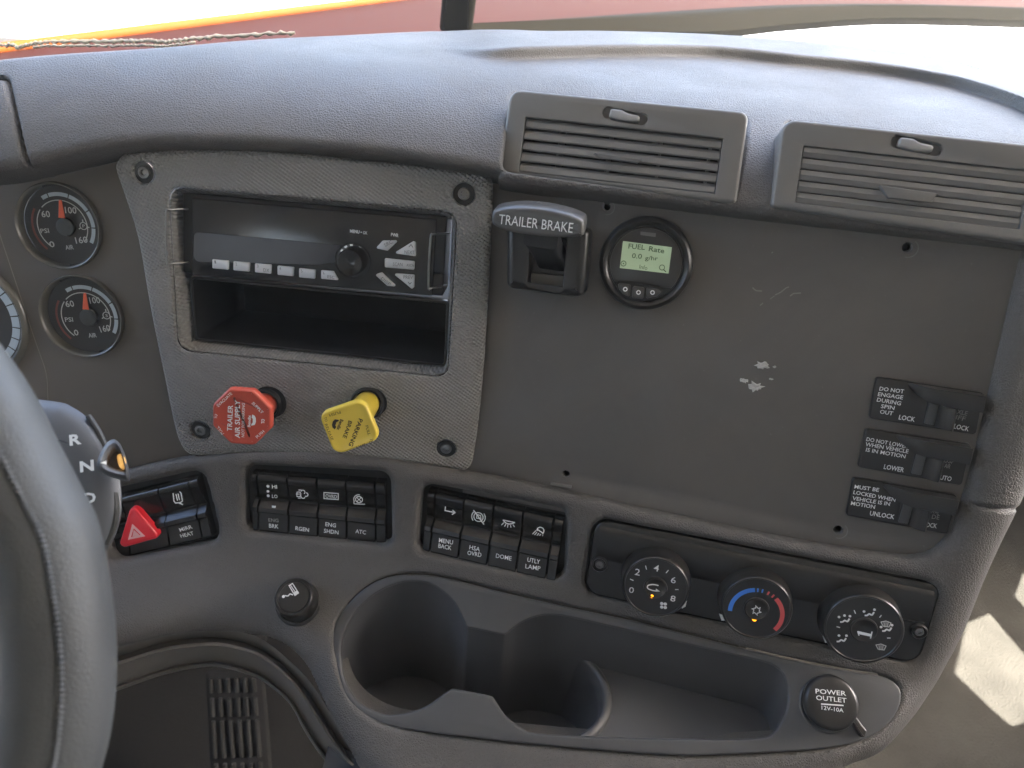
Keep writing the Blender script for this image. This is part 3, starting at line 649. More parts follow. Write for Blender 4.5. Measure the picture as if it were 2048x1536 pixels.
# ---- round air gauges
def gauge(cpx, rpx, letter, label, numpos):
    fr = GP.at(*cpx); k = GP.sc(*cpx); R = rpx * k
    t = thing('air_gauge', label, 'gauge', fr, 'round air pressure gauges')
    mb = MB(); mb.lathe([(R * 1.03, 0), (R * 1.025, .0022), (R * 1.0, .0034), (R * .975, .0030), (R * .955, .001), (R * .93, -.004)], 56, cap1=False); sub(t, 'bezel_ring', mb, 'gauge_ring', sharp=60)
    mb = MB(); mb.lathe([(R * .93, -.0045), (R * .90, -.0046)], 56); sub(t, 'dial', mb, 'dial')
    zf = -.0044; c = numpos['c']
    f2 = fr                                               # marks are placed on the dial, a little left-down of the lens
    def pp(dx, dy): return (cpx[0] + dx, cpx[1] + dy)
    mb = MB(); rr = rpx * .74
    for a0, a1 in ((112, 124), (74, 110), (33, 72), (2, 31), (-28, 0)):
        mb.ring(f2, pp(*c), rr, 7.5, zf, a0, a1, 10)
    sub(t, 'scale_band', mb, 'pale_blue')
    mb = MB(); mb.ring(f2, pp(*c), rpx * .60, 1.8, zf, -32, 138, 30); mb.ring(f2, pp(*c), rpx * .60, 1.8, zf, 145, 236, 20); sub(t, 'scale_line', mb, 'print_grey')
    mb = MB(); mb.ring(f2, pp(*c), rpx * .72, 4, zf, 150, 234, 20); sub(t, 'red_zone', mb, 'dull_red')
    mb = MB()
    for s, a, b, h in numpos['t']: mb.tx(f2, s, pp(*a), pp(*b), h, zf, .01)
    ic = numpos['i']; mb.ring(f2, pp(*ic), 7, 1.4, zf); mb.tx(f2, letter, pp(ic[0] - 2, ic[1]), pp(ic[0] + 3, ic[1]), 6, zf)
    for q in ((-2, -13, -1, -8), (-9, 6, -6, 4), (8, 2, 12, 3)): mb.rb(f2, [pp(ic[0] + q[0], ic[1] + q[1]), pp(ic[0] + q[2], ic[1] + q[3])], 2, zf)
    sub(t, 'lettering', mb, 'print_grey')
    mb = MB(); mb.lathe([(R * .22, -.0044), (R * .21, -.0025), (R * .19, -.0022)], 28, M=Matrix.Translation((*fr.hit(*pp(c[0], c[1] + 3)), 0))); sub(t, 'hub', mb, 'hub_grey')
    tip, base = numpos['n']; mb = MB()
    A = fr.hit(*pp(*tip), -.003); B = fr.hit(*pp(*base), -.003); d = nz(np.array(A) - B); w = np.array((-d[1], d[0]))
    mb.slab([tuple(A + w * .0009), tuple(A - w * .0009), tuple(B - w * .0023), tuple(B + w * .0023)], -.003, -.0024, .0002, 1); sub(t, 'needle', mb, 'needle')
    mb = MB(); mb.lathe([(R * .94, .0012), (R * .5, .0016)], 40); sub(t, 'lens', mb, 'lens', sharp=60)
    return t
gauge((119, 452), 84, 'P', 'upper round air gauge, needle just under 100, letter P symbol', dict(c=(6, 0), n=((2, -52), (5, -16)),
    t=[('60', (-36, -24), (-19, -24), 13), ('100', (11, -32), (34, -31), 13), ('160', (32, 29), (56, 27), 13), ('0', (-20, 37), (-10, 36), 12), ('PSI', (-38, 10), (-21, 9), 9), ('AIR', (12, 43), (28, 42), 9)], i=(48, 0)))
gauge((165, 632), 82, 'S', 'lower round air gauge, needle at the middle, letter S symbol', dict(c=(7, 2), n=((5, -46), (7, -13)),
    t=[('60', (-34, -24), (-17, -25), 13), ('100', (14, -31), (35, -32), 13), ('160', (35, 27), (55, 23), 13), ('0', (-17, 33), (-8, 33), 12), ('PSI', (-35, 7), (-19, 7), 9), ('AIR', (12, 39), (28, 38), 9)], i=(48, -1)))
# part of a big dial at the left edge, and the moulded edge of the instrument hood
fr = GP.at(-64, 640); k = GP.sc(-64, 640); R = 112 * k
t = thing('speedometer', 'edge of a large round dial half hidden by the steering wheel', 'gauge', fr)
mb = MB(); mb.lathe([(R * 1.10, 0), (R * 1.08, .003), (R * 1.02, .004), (R * .97, .002), (R * .95, -.003)], 64, cap1=False); sub(t, 'bezel_ring', mb, 'gauge_ring', sharp=60)
mb = MB(); mb.lathe([(R * .96, -.0035), (R * .94, -.0036)], 64); sub(t, 'dial', mb, 'dial')
mb = MB()
for a in range(-60, 80, 14): mb.ring(fr, (-64, 640), 96, 15, -.0034, a, a + 12.6, 8)
sub(t, 'scale_band', mb, 'pale_blue')
mb = MB(); mb.rb(GP, spl([(-10, 440), (10, 500), (40, 590), (70, 680), (92, 745), (96, 800)], 5), 1.6, .0002); mb.build('panel_seam', 'seam', dash, fr=GP)
# ---- radio
RF = RA.off(-.010)
t = thing('car_radio', 'black slim car stereo with silver keys and a rotary knob in the bezel', 'radio', RF)
FACE = [(365, 384), (894, 433), (886, 592), (366, 545)]
mb = MB(); mb.slab(rpoly(RF.pts(FACE), .0012, 3), -.03, 0, .0012, 3); sub(t, 'sleeve', mb, 'satin_black')
FF = [(388, 395), (874, 438), (836, 589), (388, 547)]
mb = MB(); mb.slab(rpoly(RF.pts([(388, 395), (874, 438), (866, 590), (388, 548)]), .001, 3), -.001, .0035, .0008, 3); face = sub(t, 'faceplate', mb, 'gloss_black')
Z = .0036
mb = MB(); mb.slab(rpoly(RF.pts([(392, 462, ), (700, 490), (690, 520), (640, 528), (392, 522)]), .004, 4), Z - .0002, Z + .0003, .0002, 1); sub(t, 'display', mb, 'screen_glass')
keys = [(426, 518), (468, 522), (511, 526), (556, 531), (599, 536)]
for i, (x, y) in enumerate(keys):
    mb = MB(); mb.slab(rpoly(RF.pts([(x, y), (x + 33, y + 3), (x + 32, y + 21), (x, y + 18)], Z), .0006, 2), .003, .0052, .0006, 2); kb = sub(t, 'preset_key', mb, 'silver')
    mb = MB(); mb.tx(RF, str(i + 1), (x + 3, y + 6), (x + 6, y + 6), 6, .0053)
    if i == 2: mb.tx(RF, 'DX', (x + 16, y + 14), (x + 28, y + 15), 7, .0053)
    sub(kb, 'lettering', mb, 'dim_ink', RF)
mb = MB(); mb.slab(rpoly(RF.pts([(643, 540), (668, 542), (678, 560), (643, 557)], Z), .0006, 2), .003, .0052, .0006, 2); kb = sub(t, 'escape_key', mb, 'silver')
mb = MB(); mb.tx(RF, '6', (646, 546), (649, 546), 6, .0053); mb.tx(RF, 'ESC', (655, 553), (669, 555), 6, .0053); sub(kb, 'lettering', mb, 'dim_ink', RF)
for nm, P, W in (('source_key', [(752, 496), (766, 481), (798, 480), (776, 501)], [('SRC', (769, 491), (784, 483), 7)]),
                 ('next_key', [(788, 506), (827, 482), (832, 484), (832, 512)], [('NEXT', (809, 504), (829, 505), 7), ('^', (817, 491), (827, 492), 6)]),
                 ('scan_key', [(770, 516), (830, 522), (829, 539), (770, 534)], [('SCAN', (786, 528), (805, 529), 7), ('ASCN', (813, 530), (828, 531), 5)]),
                 ('display_key', [(751, 549), (764, 544), (795, 573), (775, 571)], [('DISP', (763, 556), (781, 569), 6)]),
                 ('previous_key', [(786, 546), (830, 549), (829, 574), (824, 577)], [('PREV', (807, 554), (826, 555), 7), ('v', (815, 566), (824, 567), 5)])):
    mb = MB(); mb.slab(rpoly(RF.pts(P, Z), .0008, 3), .003, .0056, .0008, 2); kb = sub(t, nm, mb, 'silver'); mb = MB()
    for s, a, b, h in W: mb.tx(RF, s, a, b, h, .0057)
    sub(kb, 'lettering', mb, 'dim_ink', RF)
kf = RF.at(708, 520); kk = RF.sc(708, 520)
mb = MB(); mb.lathe([(36 * kk, .003), (35.5 * kk, .0050), (33.5 * kk, .0052), (33 * kk, .0040), (25 * kk, .0040)], 48, cap1=False); sub(t, 'knob_ring', mb, 'gloss_black', kf)
mb = MB(); mb.lathe([(27 * kk, .004), (26.5 * kk, .011), (24 * kk, .0135), (14 * kk, .0128), (6 * kk, .0122)], 48); sub(t, 'rotary_knob', mb, 'gloss_black', kf, sharp=50)
mb = MB()
for a in (95, 118, 140, 165, 190, 60): mb.ring(RF, (708, 520), 30, 3.5, .0041, a, a + 11, 4)
sub(t, 'ring_mark', mb, 'chrome')
mb = MB(); mb.tx(RF, 'MENU', (700, 462), (719, 464), 6.5, Z, .02); mb.tx(RF, 'OK', (726, 465), (735, 466), 6.5, Z, .02); mb.dot(RF, (722.5, 464.5), 1.2, Z); mb.tx(RF, 'PWR', (782, 469), (797, 471), 7, Z, .02); sub(t, 'lettering', mb, 'white', RF)
for (xa, ya), (xb, yb), bow in (((349, 419), (351, 522), -1), ((866, 468), (861, 570), 1)):
    a, b = RF.hit(xa, ya), RF.hit(xb, yb); sg = .006 * (1 if bow < 0 else 1)
    P = [(a[0] + .011 * (1 if bow < 0 else 1), a[1] + .001, -.003), (a[0] + .002, a[1] + .001, .010), (a[0], a[1] - .002, .012), (b[0], b[1] + .002, .012), (b[0] + .002, b[1], .010), (b[0] + .011, b[1], -.003)]
    mb = MB(); mb.tube(spl(P, 4), .0008, 8); sub(t, 'wire_handle', mb, 'steel', sharp=60)
mb = MB(); mb.slab(rpoly(RF.pts([(838, 544), (888, 548), (886, 590), (836, 588)]), .002, 3), 0, .0012, .0006, 2); sub(t, 'corner_lug', mb, 'satin_black')
mb = MB(); mb.ring(RF, (852, 562), 7, 3, .0013); sub(t, 'lug_ring', mb, 'steel')
# ---- storage pocket under the radio
PF = RA.off(-.014)
t = thing('storage_pocket', 'empty open pocket below the radio, shade put into its black liner', 'storage pocket', PF)
PK = [(379, 552), (898, 602), (892, 733), (389, 680)]; po, pi_ = rpoly(PF.pts(PK), .002, 3), None
P0 = rpoly(PF.pts([(383, 557), (893, 607), (888, 729), (392, 677)]), .002, 3)
mb = MB(); mb.plate(po, [P0], -.004, .0008, .0006, .0006, 2); sub(t, 'lip', mb, 'satin_black')
mb = MB(); q = ccw(P0); mb.rings([[(x, y, -.002) for x, y in q], [(x * .97, y * .97, -.09) for x, y in q]], False, False); mb.rings([[(x * .97, y * .97, -.0895) for x, y in q]], False, True); sub(t, 'liner', mb, 'pocket_shade')

# ---- valve knobs
def valve(name, basepx, facepx, outline_px, m, label, marks, logo, ink, h=.047):
    bf = RA.at(*basepx, z=-.004); fz = h - .0
    t = thing(name, label, 'valve knob', bf, 'push pull air valve knobs')
    ff = RA.at(*facepx, z=fz); C = np.array(bf.hit(*facepx, fz + .004))
    mb = MB(); mb.lathe([(.0125, .0035), (.0115, .006), (.0105, .0062), (.0098, .002)], 32, cap1=False); sub(t, 'collar', mb, 'black')
    mb = MB(); mb.lathe([(.0095, -.004), (.0095, .002)], 28); sub(t, 'socket', mb, 'black')
    # tapered stem from the panel to the back of the knob
    mb = MB(); R_ = []
    for q, r in ((0, .0088), (.25, .0092), (.55, .0098), (.85, .0118), (1, .0150)):
        R_.append([(C[0] * q * .55 + r * math.cos(a), C[1] * q * .55 + r * math.sin(a), .003 + (fz - .004) * q) for a in np.linspace(0, 2 * math.pi, 32, endpoint=False)])
    mb.rings(R_, True, True); st = sub(t, 'stem', mb, m, sharp=60)
    mb = MB()
    P = rpoly(inset(ccw(bf.pts(outline_px, fz + .004)), -.0009), .0035 if len(outline_px) > 4 else .007, 5)
    mb.rings([[(x, y, fz - .006) for x, y in inset(ccw(P), .0035)], [(x, y, fz - .0035) for x, y in inset(ccw(P), .0008)], [(x, y, fz - .001) for x, y in ccw(P)], [(x, y, fz + .001) for x, y in ccw(P)],
              [(x, y, fz + .0028) for x, y in inset(ccw(P), .0006)], [(x, y, fz + .0034) for x, y in inset(ccw(P), .0016)], [(x, y, fz + .0030) for x, y in inset(ccw(P), .0026)], [(x, y, fz + .0028) for x, y in inset(ccw(P), .006)]], True, True)
    hd = sub(t, 'head', mb, m, sharp=60); z = fz + .0032; mb = MB()
    for s, a, b, hp, bo in marks: mb.tx(bf, s, a, b, hp, z, bo)
    sub(hd, 'lettering', mb, ink, bf)
    mb = MB(); logo(mb, bf, z); sub(hd, 'emblem', mb, ink, bf); return t
def cap_logo(a, b, side, sz):                  # small lettered emblem with a cap-shaped crest
    def f(mb, bf, z):
        A, B = np.array(a, float), np.array(b, float); d = B - A; L = np.linalg.norm(d); d /= L; w = np.array((-d[1], d[0])) * side
        mb.tx(bf, 'Bendix', a, b, sz, z, .03)
        q = lambda u, v: tuple(A + d * u * L + w * v * sz)
        mb.pg(bf, [q(.12, .75), q(.20, 1.9), q(.45, 2.25), q(.75, 2.15), q(.95, 1.75), q(1.05, .95), q(.8, .75), q(.7, 1.15), q(.4, 1.2), q(.25, .75)], z)
    return f
valve('trailer_supply_knob', (533, 806), (482, 834), [(454, 781), (500, 780), (506, 783), (538, 815), (541, 825), (541, 857), (507, 889), (465, 886), (460, 884), (427, 854), (425, 848), (425, 811)][0:0] or
      [(458, 780), (504, 783), (540, 818), (540, 856), (506, 890), (461, 887), (426, 852), (426, 812)], 'red', 'red octagonal push pull knob lettered TRAILER AIR SUPPLY',
      [('TRAILER', (459, 862), (461, 810), 10, .02), ('AIR SUPPLY', (475, 876), (475, 800), 10.5, .02), ('NOT FOR PARKING', (486, 874), (487, 806), 6, .01),
       ('EVACUATE', (435, 812), (463, 786), 6, .015), ('TO', (431, 837), (432, 828), 6.5, .015), ('PULL', (446, 868), (435, 853), 6, .015),
       ('SUPPLY', (505, 805), (526, 826), 6.5, .015), ('TO', (526, 847), (526, 838), 7, .015), ('PUSH', (513, 875), (528, 862), 6.5, .015)], cap_logo((498, 854), (499, 830), 1, 6), 'white')
valve('parking_brake_knob', (737, 803), (698, 855), [(638, 830), (725, 800), (758, 878), (670, 911)], 'yellow', 'yellow square push pull knob lettered PARKING BRAKE, turned askew',
      [('PARKING', (722, 838), (701, 892), 9, .02), ('BRAKE', (701, 842), (689, 876), 8, .015), ('PUSH', (681, 824), (659, 831), 6, 0), ('TO', (650, 834), (653, 843), 5.5, 0), ('RELEASE', (652, 848), (665, 880), 5.5, 0),
       ('PULL', (733, 851), (739, 870), 6, 0), ('TO', (743, 877), (741, 887), 6, 0), ('APPLY', (731, 888), (711, 895), 6, 0)], cap_logo((684, 839), (676, 860), 1, 7), 'dark_ink')

# ---- trailer brake lever on the board
bf = PB.at(1100, 500); t = thing('trailer_brake_lever', 'black hand lever with TRAILER BRAKE on its paddle, left of the round display', 'lever', bf)
HS = [(1022, 455), (1184, 468), (1178, 590), (1030, 578)]
def hp(P, z): return bf.pts(P, z)
mb = MB(); base = hp([(1022, 440), (1190, 452), (1176, 594), (1020, 574)], .0); 
q = rpoly(base, [.006, .006, .006, .006]); q = ccw(q); hole = rpoly(hp([(1062, 470), (1134, 476), (1124, 584), (1054, 572)], .02), .002, 3)
mb.plate(inset(q, .001), [hole], 0, .020, .006, .001, 4, .018); sub(t, 'housing', mb, 'satin_black', sharp=50)
mb = MB(); hh = ccw(hole); mb.slab(hh, .0, .004, 0, 0); sub(t, 'housing_floor', mb, 'satin_black')
mb = MB(); fl_ = hp([(1056, 548), (1126, 554), (1122, 584), (1056, 573)], .018); mb.slab(fl_, .004, .0085, .001, 2); sub(t, 'stop_block', mb, 'vent')
mb = MB(); a = bf.hit(1102, 520, .012); b = bf.hit(1083, 470, .035)
R_ = []
for q, w, d in ((0, .010, .007), (.5, .0095, .007), (1, .011, .008)):
    c = (a[0] + (b[0] - a[0]) * q, a[1] + (b[1] - a[1]) * q, .006 + .030 * q); R_.append([(c[0] + x, c[1] + y, c[2]) for x, y in rect(w * 2, d * 2, .003)])
mb.rings(R_, True, True); sub(t, 'arm', mb, 'black')
PD = [(984, 424), (1000, 417), (1040, 413), (1090, 417), (1135, 427), (1162, 438), (1168, 446), (1167, 464), (1160, 474), (1110, 475), (1060, 471), (1010, 462), (986, 450), (982, 438)]
zp = .046; P = ccw(spl(hp(PD, zp), 3, True))
mb = MB(); mb.rings([[(x, y + .004, zp - .018) for x, y in inset(P, .003)], [(x, y + .004, zp - .012) for x, y in inset(P, .0002)], [(x, y + .001, zp - .004) for x, y in P], [(x, y, zp - .0015) for x, y in inset(P, .0004)], [(x, y, zp) for x, y in inset(P, .002)], [(x, y, zp - .0003) for x, y in inset(P, .004)]], True, True)
pdl = sub(t, 'paddle', mb, 'paddle_black', sharp=60)
mb = MB(); mb.tx(bf, 'TRAILER BRAKE', (998, 438), (1146, 456), 19, zp, 0); sub(pdl, 'lettering', mb, 'white', bf)
mb = MB(); mb.ring(bf, (1078, 409), 5, 1.2, zp - .009); mb.rb(bf, [(1062, 410), (1066, 407)], 1.5, zp - .009); sub(pdl, 'symbol', mb, 'print_grey', bf)

# ---- fuel display
f0 = PB.at(1292, 526, p1=(1392, 538)); k = PB.sc(1292, 526); R = 92 * k
t = thing('fuel_display', 'round black gauge with a green display reading FUEL Rate 0.0 g/hr', 'display', f0)
mb = MB(); mb.lathe([(R, -.001), (R * 1.0, .006), (R * .97, .0085), (R * .90, .0100), (R * .82, .0088), (R * .79, .0062), (R * .785, .0050)], 64, cap1=True); sub(t, 'bezel_ring', mb, 'satin_black', sharp=60)
fp = [(x, y) for x, y in circ(R * .755, 60, (0, -.0003)) if y > -R * .46]; mb = MB(); mb.slab(fp, .005, .0064, .0005, 2); sub(t, 'face', mb, 'display_face')
LC = [(1246, 482), (1344, 494.5), (1337, 547), (1239.5, 536)]; mb = MB(); mb.slab(f0.pts(LC, .0066), .006, .0067, 0, 0); lc = sub(t, 'screen', mb, 'lcd')
mb = MB(); z = .0068; mb.tx(f0, 'FUEL', (1257, 492), (1290, 495), 10, z, .015); mb.tx(f0, 'Rate', (1298, 497), (1329, 502), 10, z, .015); mb.tx(f0, '0.0', (1264, 511), (1284, 513), 10, z, .01); mb.tx(f0, 'g/hr', (1290, 517), (1316, 518), 11, z, .01)
mb.tx(f0, 'Info', (1279, 533), (1295, 536), 8, z); mb.ring(f0, (1247, 527), 5, 1.5, z); mb.dot(f0, (1247, 527), 1.4, z); mb.ring(f0, (1324, 535), 5, 1.5, z); mb.rb(f0, [(1327, 539), (1332, 544)], 2, z); sub(lc, 'lettering', mb, 'lcd_ink', f0)
mb = MB(); mb.slab(f0.pts([(1281, 463), (1312, 466.5), (1311, 474), (1281, 470)], .0066), .006, .0067, 0, 0); sub(t, 'name_plate', mb, 'vent')
kp = [[(1236, 566), (1262, 569), (1259, 594), (1247, 588), (1238, 578)], [(1266, 572), (1289, 575), (1287, 597), (1264, 596)], [(1293, 574), (1317, 578), (1322, 584), (1314, 592), (1291, 597)]]
mb = MB(); mb.slab(rpoly(f0.pts([(1232, 561), (1270, 566), (1325, 574), (1322, 588), (1306, 600), (1278, 603), (1250, 598), (1236, 582)], .0085), .0015, 3), .0080, .0096, .0004, 2); sub(t, 'key_surround', mb, 'black')
for P, d in zip(kp, ((1250.5, 578.5), (1277, 584.8), (1305, 585))):
    mb = MB(); mb.slab(rpoly(f0.pts(P, .0096), .001, 3), .008, .0108, .0006, 2); kb = sub(t, 'key', mb, 'display_face'); mb = MB(); mb.ring(f0, d, 3.6, 2.0, .0109, n=16); sub(kb, 'mark', mb, 'white', f0)

# ---- guarded toggle switches
def guarded(Q, label, left, side, state, right):
    fr = PB.at(*Q[0], p1=Q[1]); t = thing('guarded_switch', label, 'switch', fr, 'black guarded switches on the flat board')
    P = fr.pts(Q); mb = MB(); mb.slab(rpoly(P, .0022, 4), -.001, .0030, .0010, 3); sub(t, 'base_plate', mb, 'satin_black')
    X = lambda u, v, z: (lambda a: (float(a[0]), float(a[1])))(np.array(P[0]) * (1 - u) * (1 - v) + np.array(P[1]) * u * (1 - v) + np.array(P[2]) * u * v + np.array(P[3]) * (1 - u) * v)
    W_ = np.linalg.norm(np.array(P[1]) - P[0]); H_ = np.linalg.norm(np.array(P[3]) - P[0])
    # curved guard along the top
    prof = [(.30, .10), (.36, .22), (.45, .34), (.55, .38), (.97, .40)]
    top = [X(u, .02, 0) for u, v in prof]; low = [X(u, v, 0) for u, v in prof]
    mb = MB(); hts = (.0035, .0075, .0105, .0118, .0118)
    mb.rings([[(x, y, .002) for x, y in top], [(x, y, h * .95) for (x, y), h in zip(top, hts)], [(a[0] * .35 + b[0] * .65, a[1] * .35 + b[1] * .65, h) for a, b, h in zip(top, low, hts)], [(x, y, h - .0008) for (x, y), h in zip(low, hts)], [(x, y, .002) for x, y in low]], False, False, closed=False)
    mb.add([(*top[-1], .002), (*low[-1], .002), (*low[-1], .011), (*top[-1], .0112)], [(0, 1, 2, 3)]); mb.add([(*top[0], .002), (*low[0], .002), (*low[0], .0027), (*top[0], .0033)], [(3, 2, 1, 0)])
    sub(t, 'guard', mb, 'satin_black', sharp=50)
    # well and sliding lever
    mb = MB(); mb.slab([X(.50, .36, 0), X(.745, .36, 0), X(.745, .93, 0), X(.50, .93, 0)], .0028, .0036, .0003, 1); sub(t, 'well', mb, 'black')
    mb = MB(); mb.slab(rpoly([X(.515, .38, 0), X(.61, .38, 0), X(.60, .90, 0), X(.505, .90, 0)], .0005, 2), .003, .0048, .0006, 2); sub(t, 'rocker_face', mb, 'grey_key')
    mb = MB(); R_ = []
    for u, z in ((.605, .003), (.61, .0052), (.65, .0085), (.70, .0105), (.735, .0108), (.755, .0095), (.76, .003)):
        a, b = X(u, .42, 0), X(u, .94, 0); R_.append([(a[0] * (1 - q) + b[0] * q, a[1] * (1 - q) + b[1] * q, z - .0007 * abs(q - .5) * 2) for q in (0, .05, .95, 1)])
    mb.rings(R_, False, False, closed=False)
    for e in (0, 3): mb.add([r[e] for r in R_], [tuple(range(len(R_)))])
    sub(t, 'toggle', mb, 'satin_black', sharp=50)
    mb = MB(); zz = .0031
    for s, a, b in left: mb.tx(fr, s, a, b, 8.2, zz, .012)
    sub(t, 'warning_text', mb, 'white')
    for s, a, b in side: mb = MB(); mb.tx(fr, s, a, b, 10, zz, .014); sub(t, 'position_text', mb, 'white')
    mb = MB()
    for s, a, b in right: mb.tx(fr, s, a, b, 9, zz, .005)
    sub(t, 'faint_lettering', mb, 'dim_white', label='dull unlit legend')
    return t
L_ = lambda s, a, b: (s, a, b)
guarded([(1751, 752), (1965, 784), (1949, 868), (1736, 835)], 'topmost guarded switch, lettered DO NOT ENGAGE DURING SPIN OUT',
    [L_('DO NOT', (1759, 777), (1808, 783)), L_('ENGAGE', (1756, 788), (1806, 795)), L_('DURING', (1754, 799), (1802, 807)), L_('SPIN', (1762, 812), (1789, 816)), L_('OUT', (1760, 823), (1786, 827))],
    [L_('LOCK', (1798, 834), (1830, 839)), L_('LOCK', (1908, 852), (1938, 858))], 0, [L_('NTER', (1913, 811), (1941, 815)), L_('XLE', (1914, 823), (1935, 827)), L_('IFF', (1912, 834), (1931, 838))])
guarded([(1729, 855), (1940, 886), (1921, 969), (1713, 932)], 'middle guarded switch, lettered DO NOT LOWER WHEN VEHICLE IS IN MOTION',
    [L_('DO NOT LOWER', (1733, 878), (1816, 893)), L_('WHEN VEHICLE', (1731, 888), (1817, 903)), L_('IS IN MOTION', (1732, 899), (1811, 913))],
    [L_('LOWER', (1768, 933), (1808, 940)), L_('AUTO', (1872, 953), (1903, 958))], 0, [L_('USP', (1888, 920), (1909, 924)), L_('AIR', (1889, 931), (1901, 933))])
guarded([(1705, 952), (1912, 988), (1893, 1066), (1690, 1028)], 'lowest guarded switch, lettered MUST BE LOCKED WHEN VEHICLE IS IN MOTION',
    [L_('MUST BE', (1709, 973), (1758, 980)), L_('LOCKED WHEN', (1707, 984), (1791, 1000)), L_('VEHICLE IS IN', (1705, 996), (1780, 1008)), L_('MOTION', (1702, 1006), (1750, 1014))],
    [L_('UNLOCK', (1740, 1026), (1789, 1034)), L_('OCK', (1852, 1049), (1874, 1052))], 0, [L_('RTM', (1860, 1012), (1885, 1016)), L_('WHL', (1862, 1022), (1879, 1026)), L_('DE', (1864, 1033), (1879, 1035))])

# ---- banks of rocker switches
zi, zt = .0004, .0008
def bank(Q, cols, label, marks, plan):
    # Q: keys' area corners; cols: fractions of the joints along it
    fr = plan.at(*Q[0], p1=Q[1]); t = thing('switch_bank', label, 'switch panel', fr, 'banks of black rocker switches')
    P = [np.array(p) for p in fr.pts(Q)]
    X = lambda u, v: P[0] * (1 - u) * (1 - v) + P[1] * u * (1 - v) + P[2] * u * v + P[3] * (1 - u) * v
    mb = MB(); mb.slab([tuple(X(-.06, -.12)), tuple(X(1.06, -.12)), tuple(X(1.06, 1.12)), tuple(X(-.06, 1.12))], -.016, -.009, 0, 0); sub(t, 'backing', mb, 'black')
    prof = [(.0, -.010), (.004, -.0024), (.018, -.0006), (.04, .0008), (.065, .0013), (.10, .0010), (.40, -.0022), (.455, -.0048), (.475, -.0048), (.54, -.001), (.565, .0008), (.63, .0012), (.655, -.0003), (.67, -.0008), (.95, .0006), (.985, -.0006), (1.0, -.010)]
    out = []
    for i in range(len(cols) - 1):
        g = .004; a, b = cols[i] + g, cols[i + 1] - g; mb = MB(); ends = i in (0, len(cols) - 2)
        us = [a, a + .004, b - .004, b]; R_ = []
        for v, z in prof: R_.append([(*X(u, v), z - (.0012 if j in (0, 3) else 0)) for j, u in enumerate(us)])
        mb.rings(R_[::-1], False, False, closed=False)
        for e in (0, 3): mb.add([r[e] for r in R_], [tuple(range(len(R_)))])
        out.append(sub(t, 'end_cap' if (ends and cols[i + 1] - cols[i] < .12) else 'rocker', mb, 'key_black', sharp=32))
    for i, f in marks.items():
        for nm_, zq in (('symbol', zi), ('lettering', zt)):
            mb = MB(); f(mb, fr, zq)
            if mb.v: sub(out[i], nm_, mb, 'white', fr)
    return t, out, fr, X
def k2(L, z=.0012):
    def f(mb, fr, zq):
        for q in L:
            zz = zt if zt in q[1:] else zi
            if zz != zq: continue
            if q[0] == 't': mb.tx(fr, q[1], q[2], q[3], q[4], q[5] if len(q) > 5 else .0004, .008)
            elif q[0] == 'r': mb.ring(fr, q[1], q[2], q[3], q[4], *(q[5:7] if len(q) > 5 else (0, 360)))
            elif q[0] == 'l': mb.rb(fr, q[1], q[2], q[3])
            elif q[0] == 'd': mb.dot(fr, q[1], q[2], q[3])
            elif q[0] == 'c': mb.rb(fr, q[1], q[2], q[3], True)
            elif q[0] == 'p': mb.pg(fr, q[1], .0015)
    return f
zi, zt = .0004, .0008
B2 = [(502, 947), (771, 967), (772, 1094), (505, 1062)]
t2, o2_, f2_, X2 = bank(B2, [0, .045, .271, .49, .706, .924, 1.0], 'bank of four switches ENG BRK, RGEN, ENG SHDN and ATC, between hazard and menu switches', {
    1: k2([('d', (536, 972.5), 3, zi), ('d', (536, 982.5), 2.8, zi), ('d', (536.5, 991.5), 3, zi), ('t', 'HI', (544, 973), (554, 973.5), 8, zi), ('t', 'LO', (544, 992), (555, 993), 8, zi), ('t', 'BRK', (538, 1051), (557, 1053), 9, zt), ('p', [(544, 1011), (552, 1012), (551, 1016), (544, 1015)], 0, .0015)]),
    2: k2([('c', [(594, 984), (600, 984), (602, 988), (600, 993), (594, 993)], 1.5, zi), ('r', (606, 984), 4, 1.6, zi, -60, 170), ('r', (612, 989), 4, 1.6, zi, -120, 90), ('r', (606, 993), 4, 1.6, zi, 150, 350), ('l', [(592, 988), (600, 988)], 1.6, zi), ('l', [(597, 980), (603, 980)], 1.6, zi), ('l', [(596, 996), (602, 996)], 1.6, zi), ('t', 'RGEN', (591, 1056), (618, 1060), 9, zt)]),
    3: k2([('c', [(648, 985), (676.5, 987), (676.5, 999), (648, 997)], 1.8, zi), ('t', 'OVRD', (651, 991.5), (674, 993.5), 8, zi), ('t', 'ENG', (651, 1048), (672, 1051), 9, zt), ('t', 'SHDN', (648, 1061), (677, 1065), 9, zt)]),
    4: k2([('r', (718, 999), 7, 1.6, zi), ('r', (718, 999), 10.5, 1.6, zi, 80, 210), ('d', (718, 999), 2, zi), ('d', (715, 996), 1.3, zi), ('d', (721, 996), 1.3, zi), ('d', (715, 1002), 1.3, zi), ('d', (721, 1002), 1.3, zi), ('l', [(708, 1007.5), (730, 1008.5)], 1.6, zi), ('l', [(708, 1000), (708, 1007)], 1.6, zi), ('t', 'ATC', (711, 1062), (732, 1065), 9, zt)])}, RL.off(-.0022))
mb = MB(); mb.tx(f2_, 'ENG', (537, 1040), (557, 1041), 8, zt); sub(o2_[1], 'faint_lettering', mb, 'dim_white', f2_)
B3 = [(855, 980), (1129, 1040), (1111, 1166), (843, 1103)]
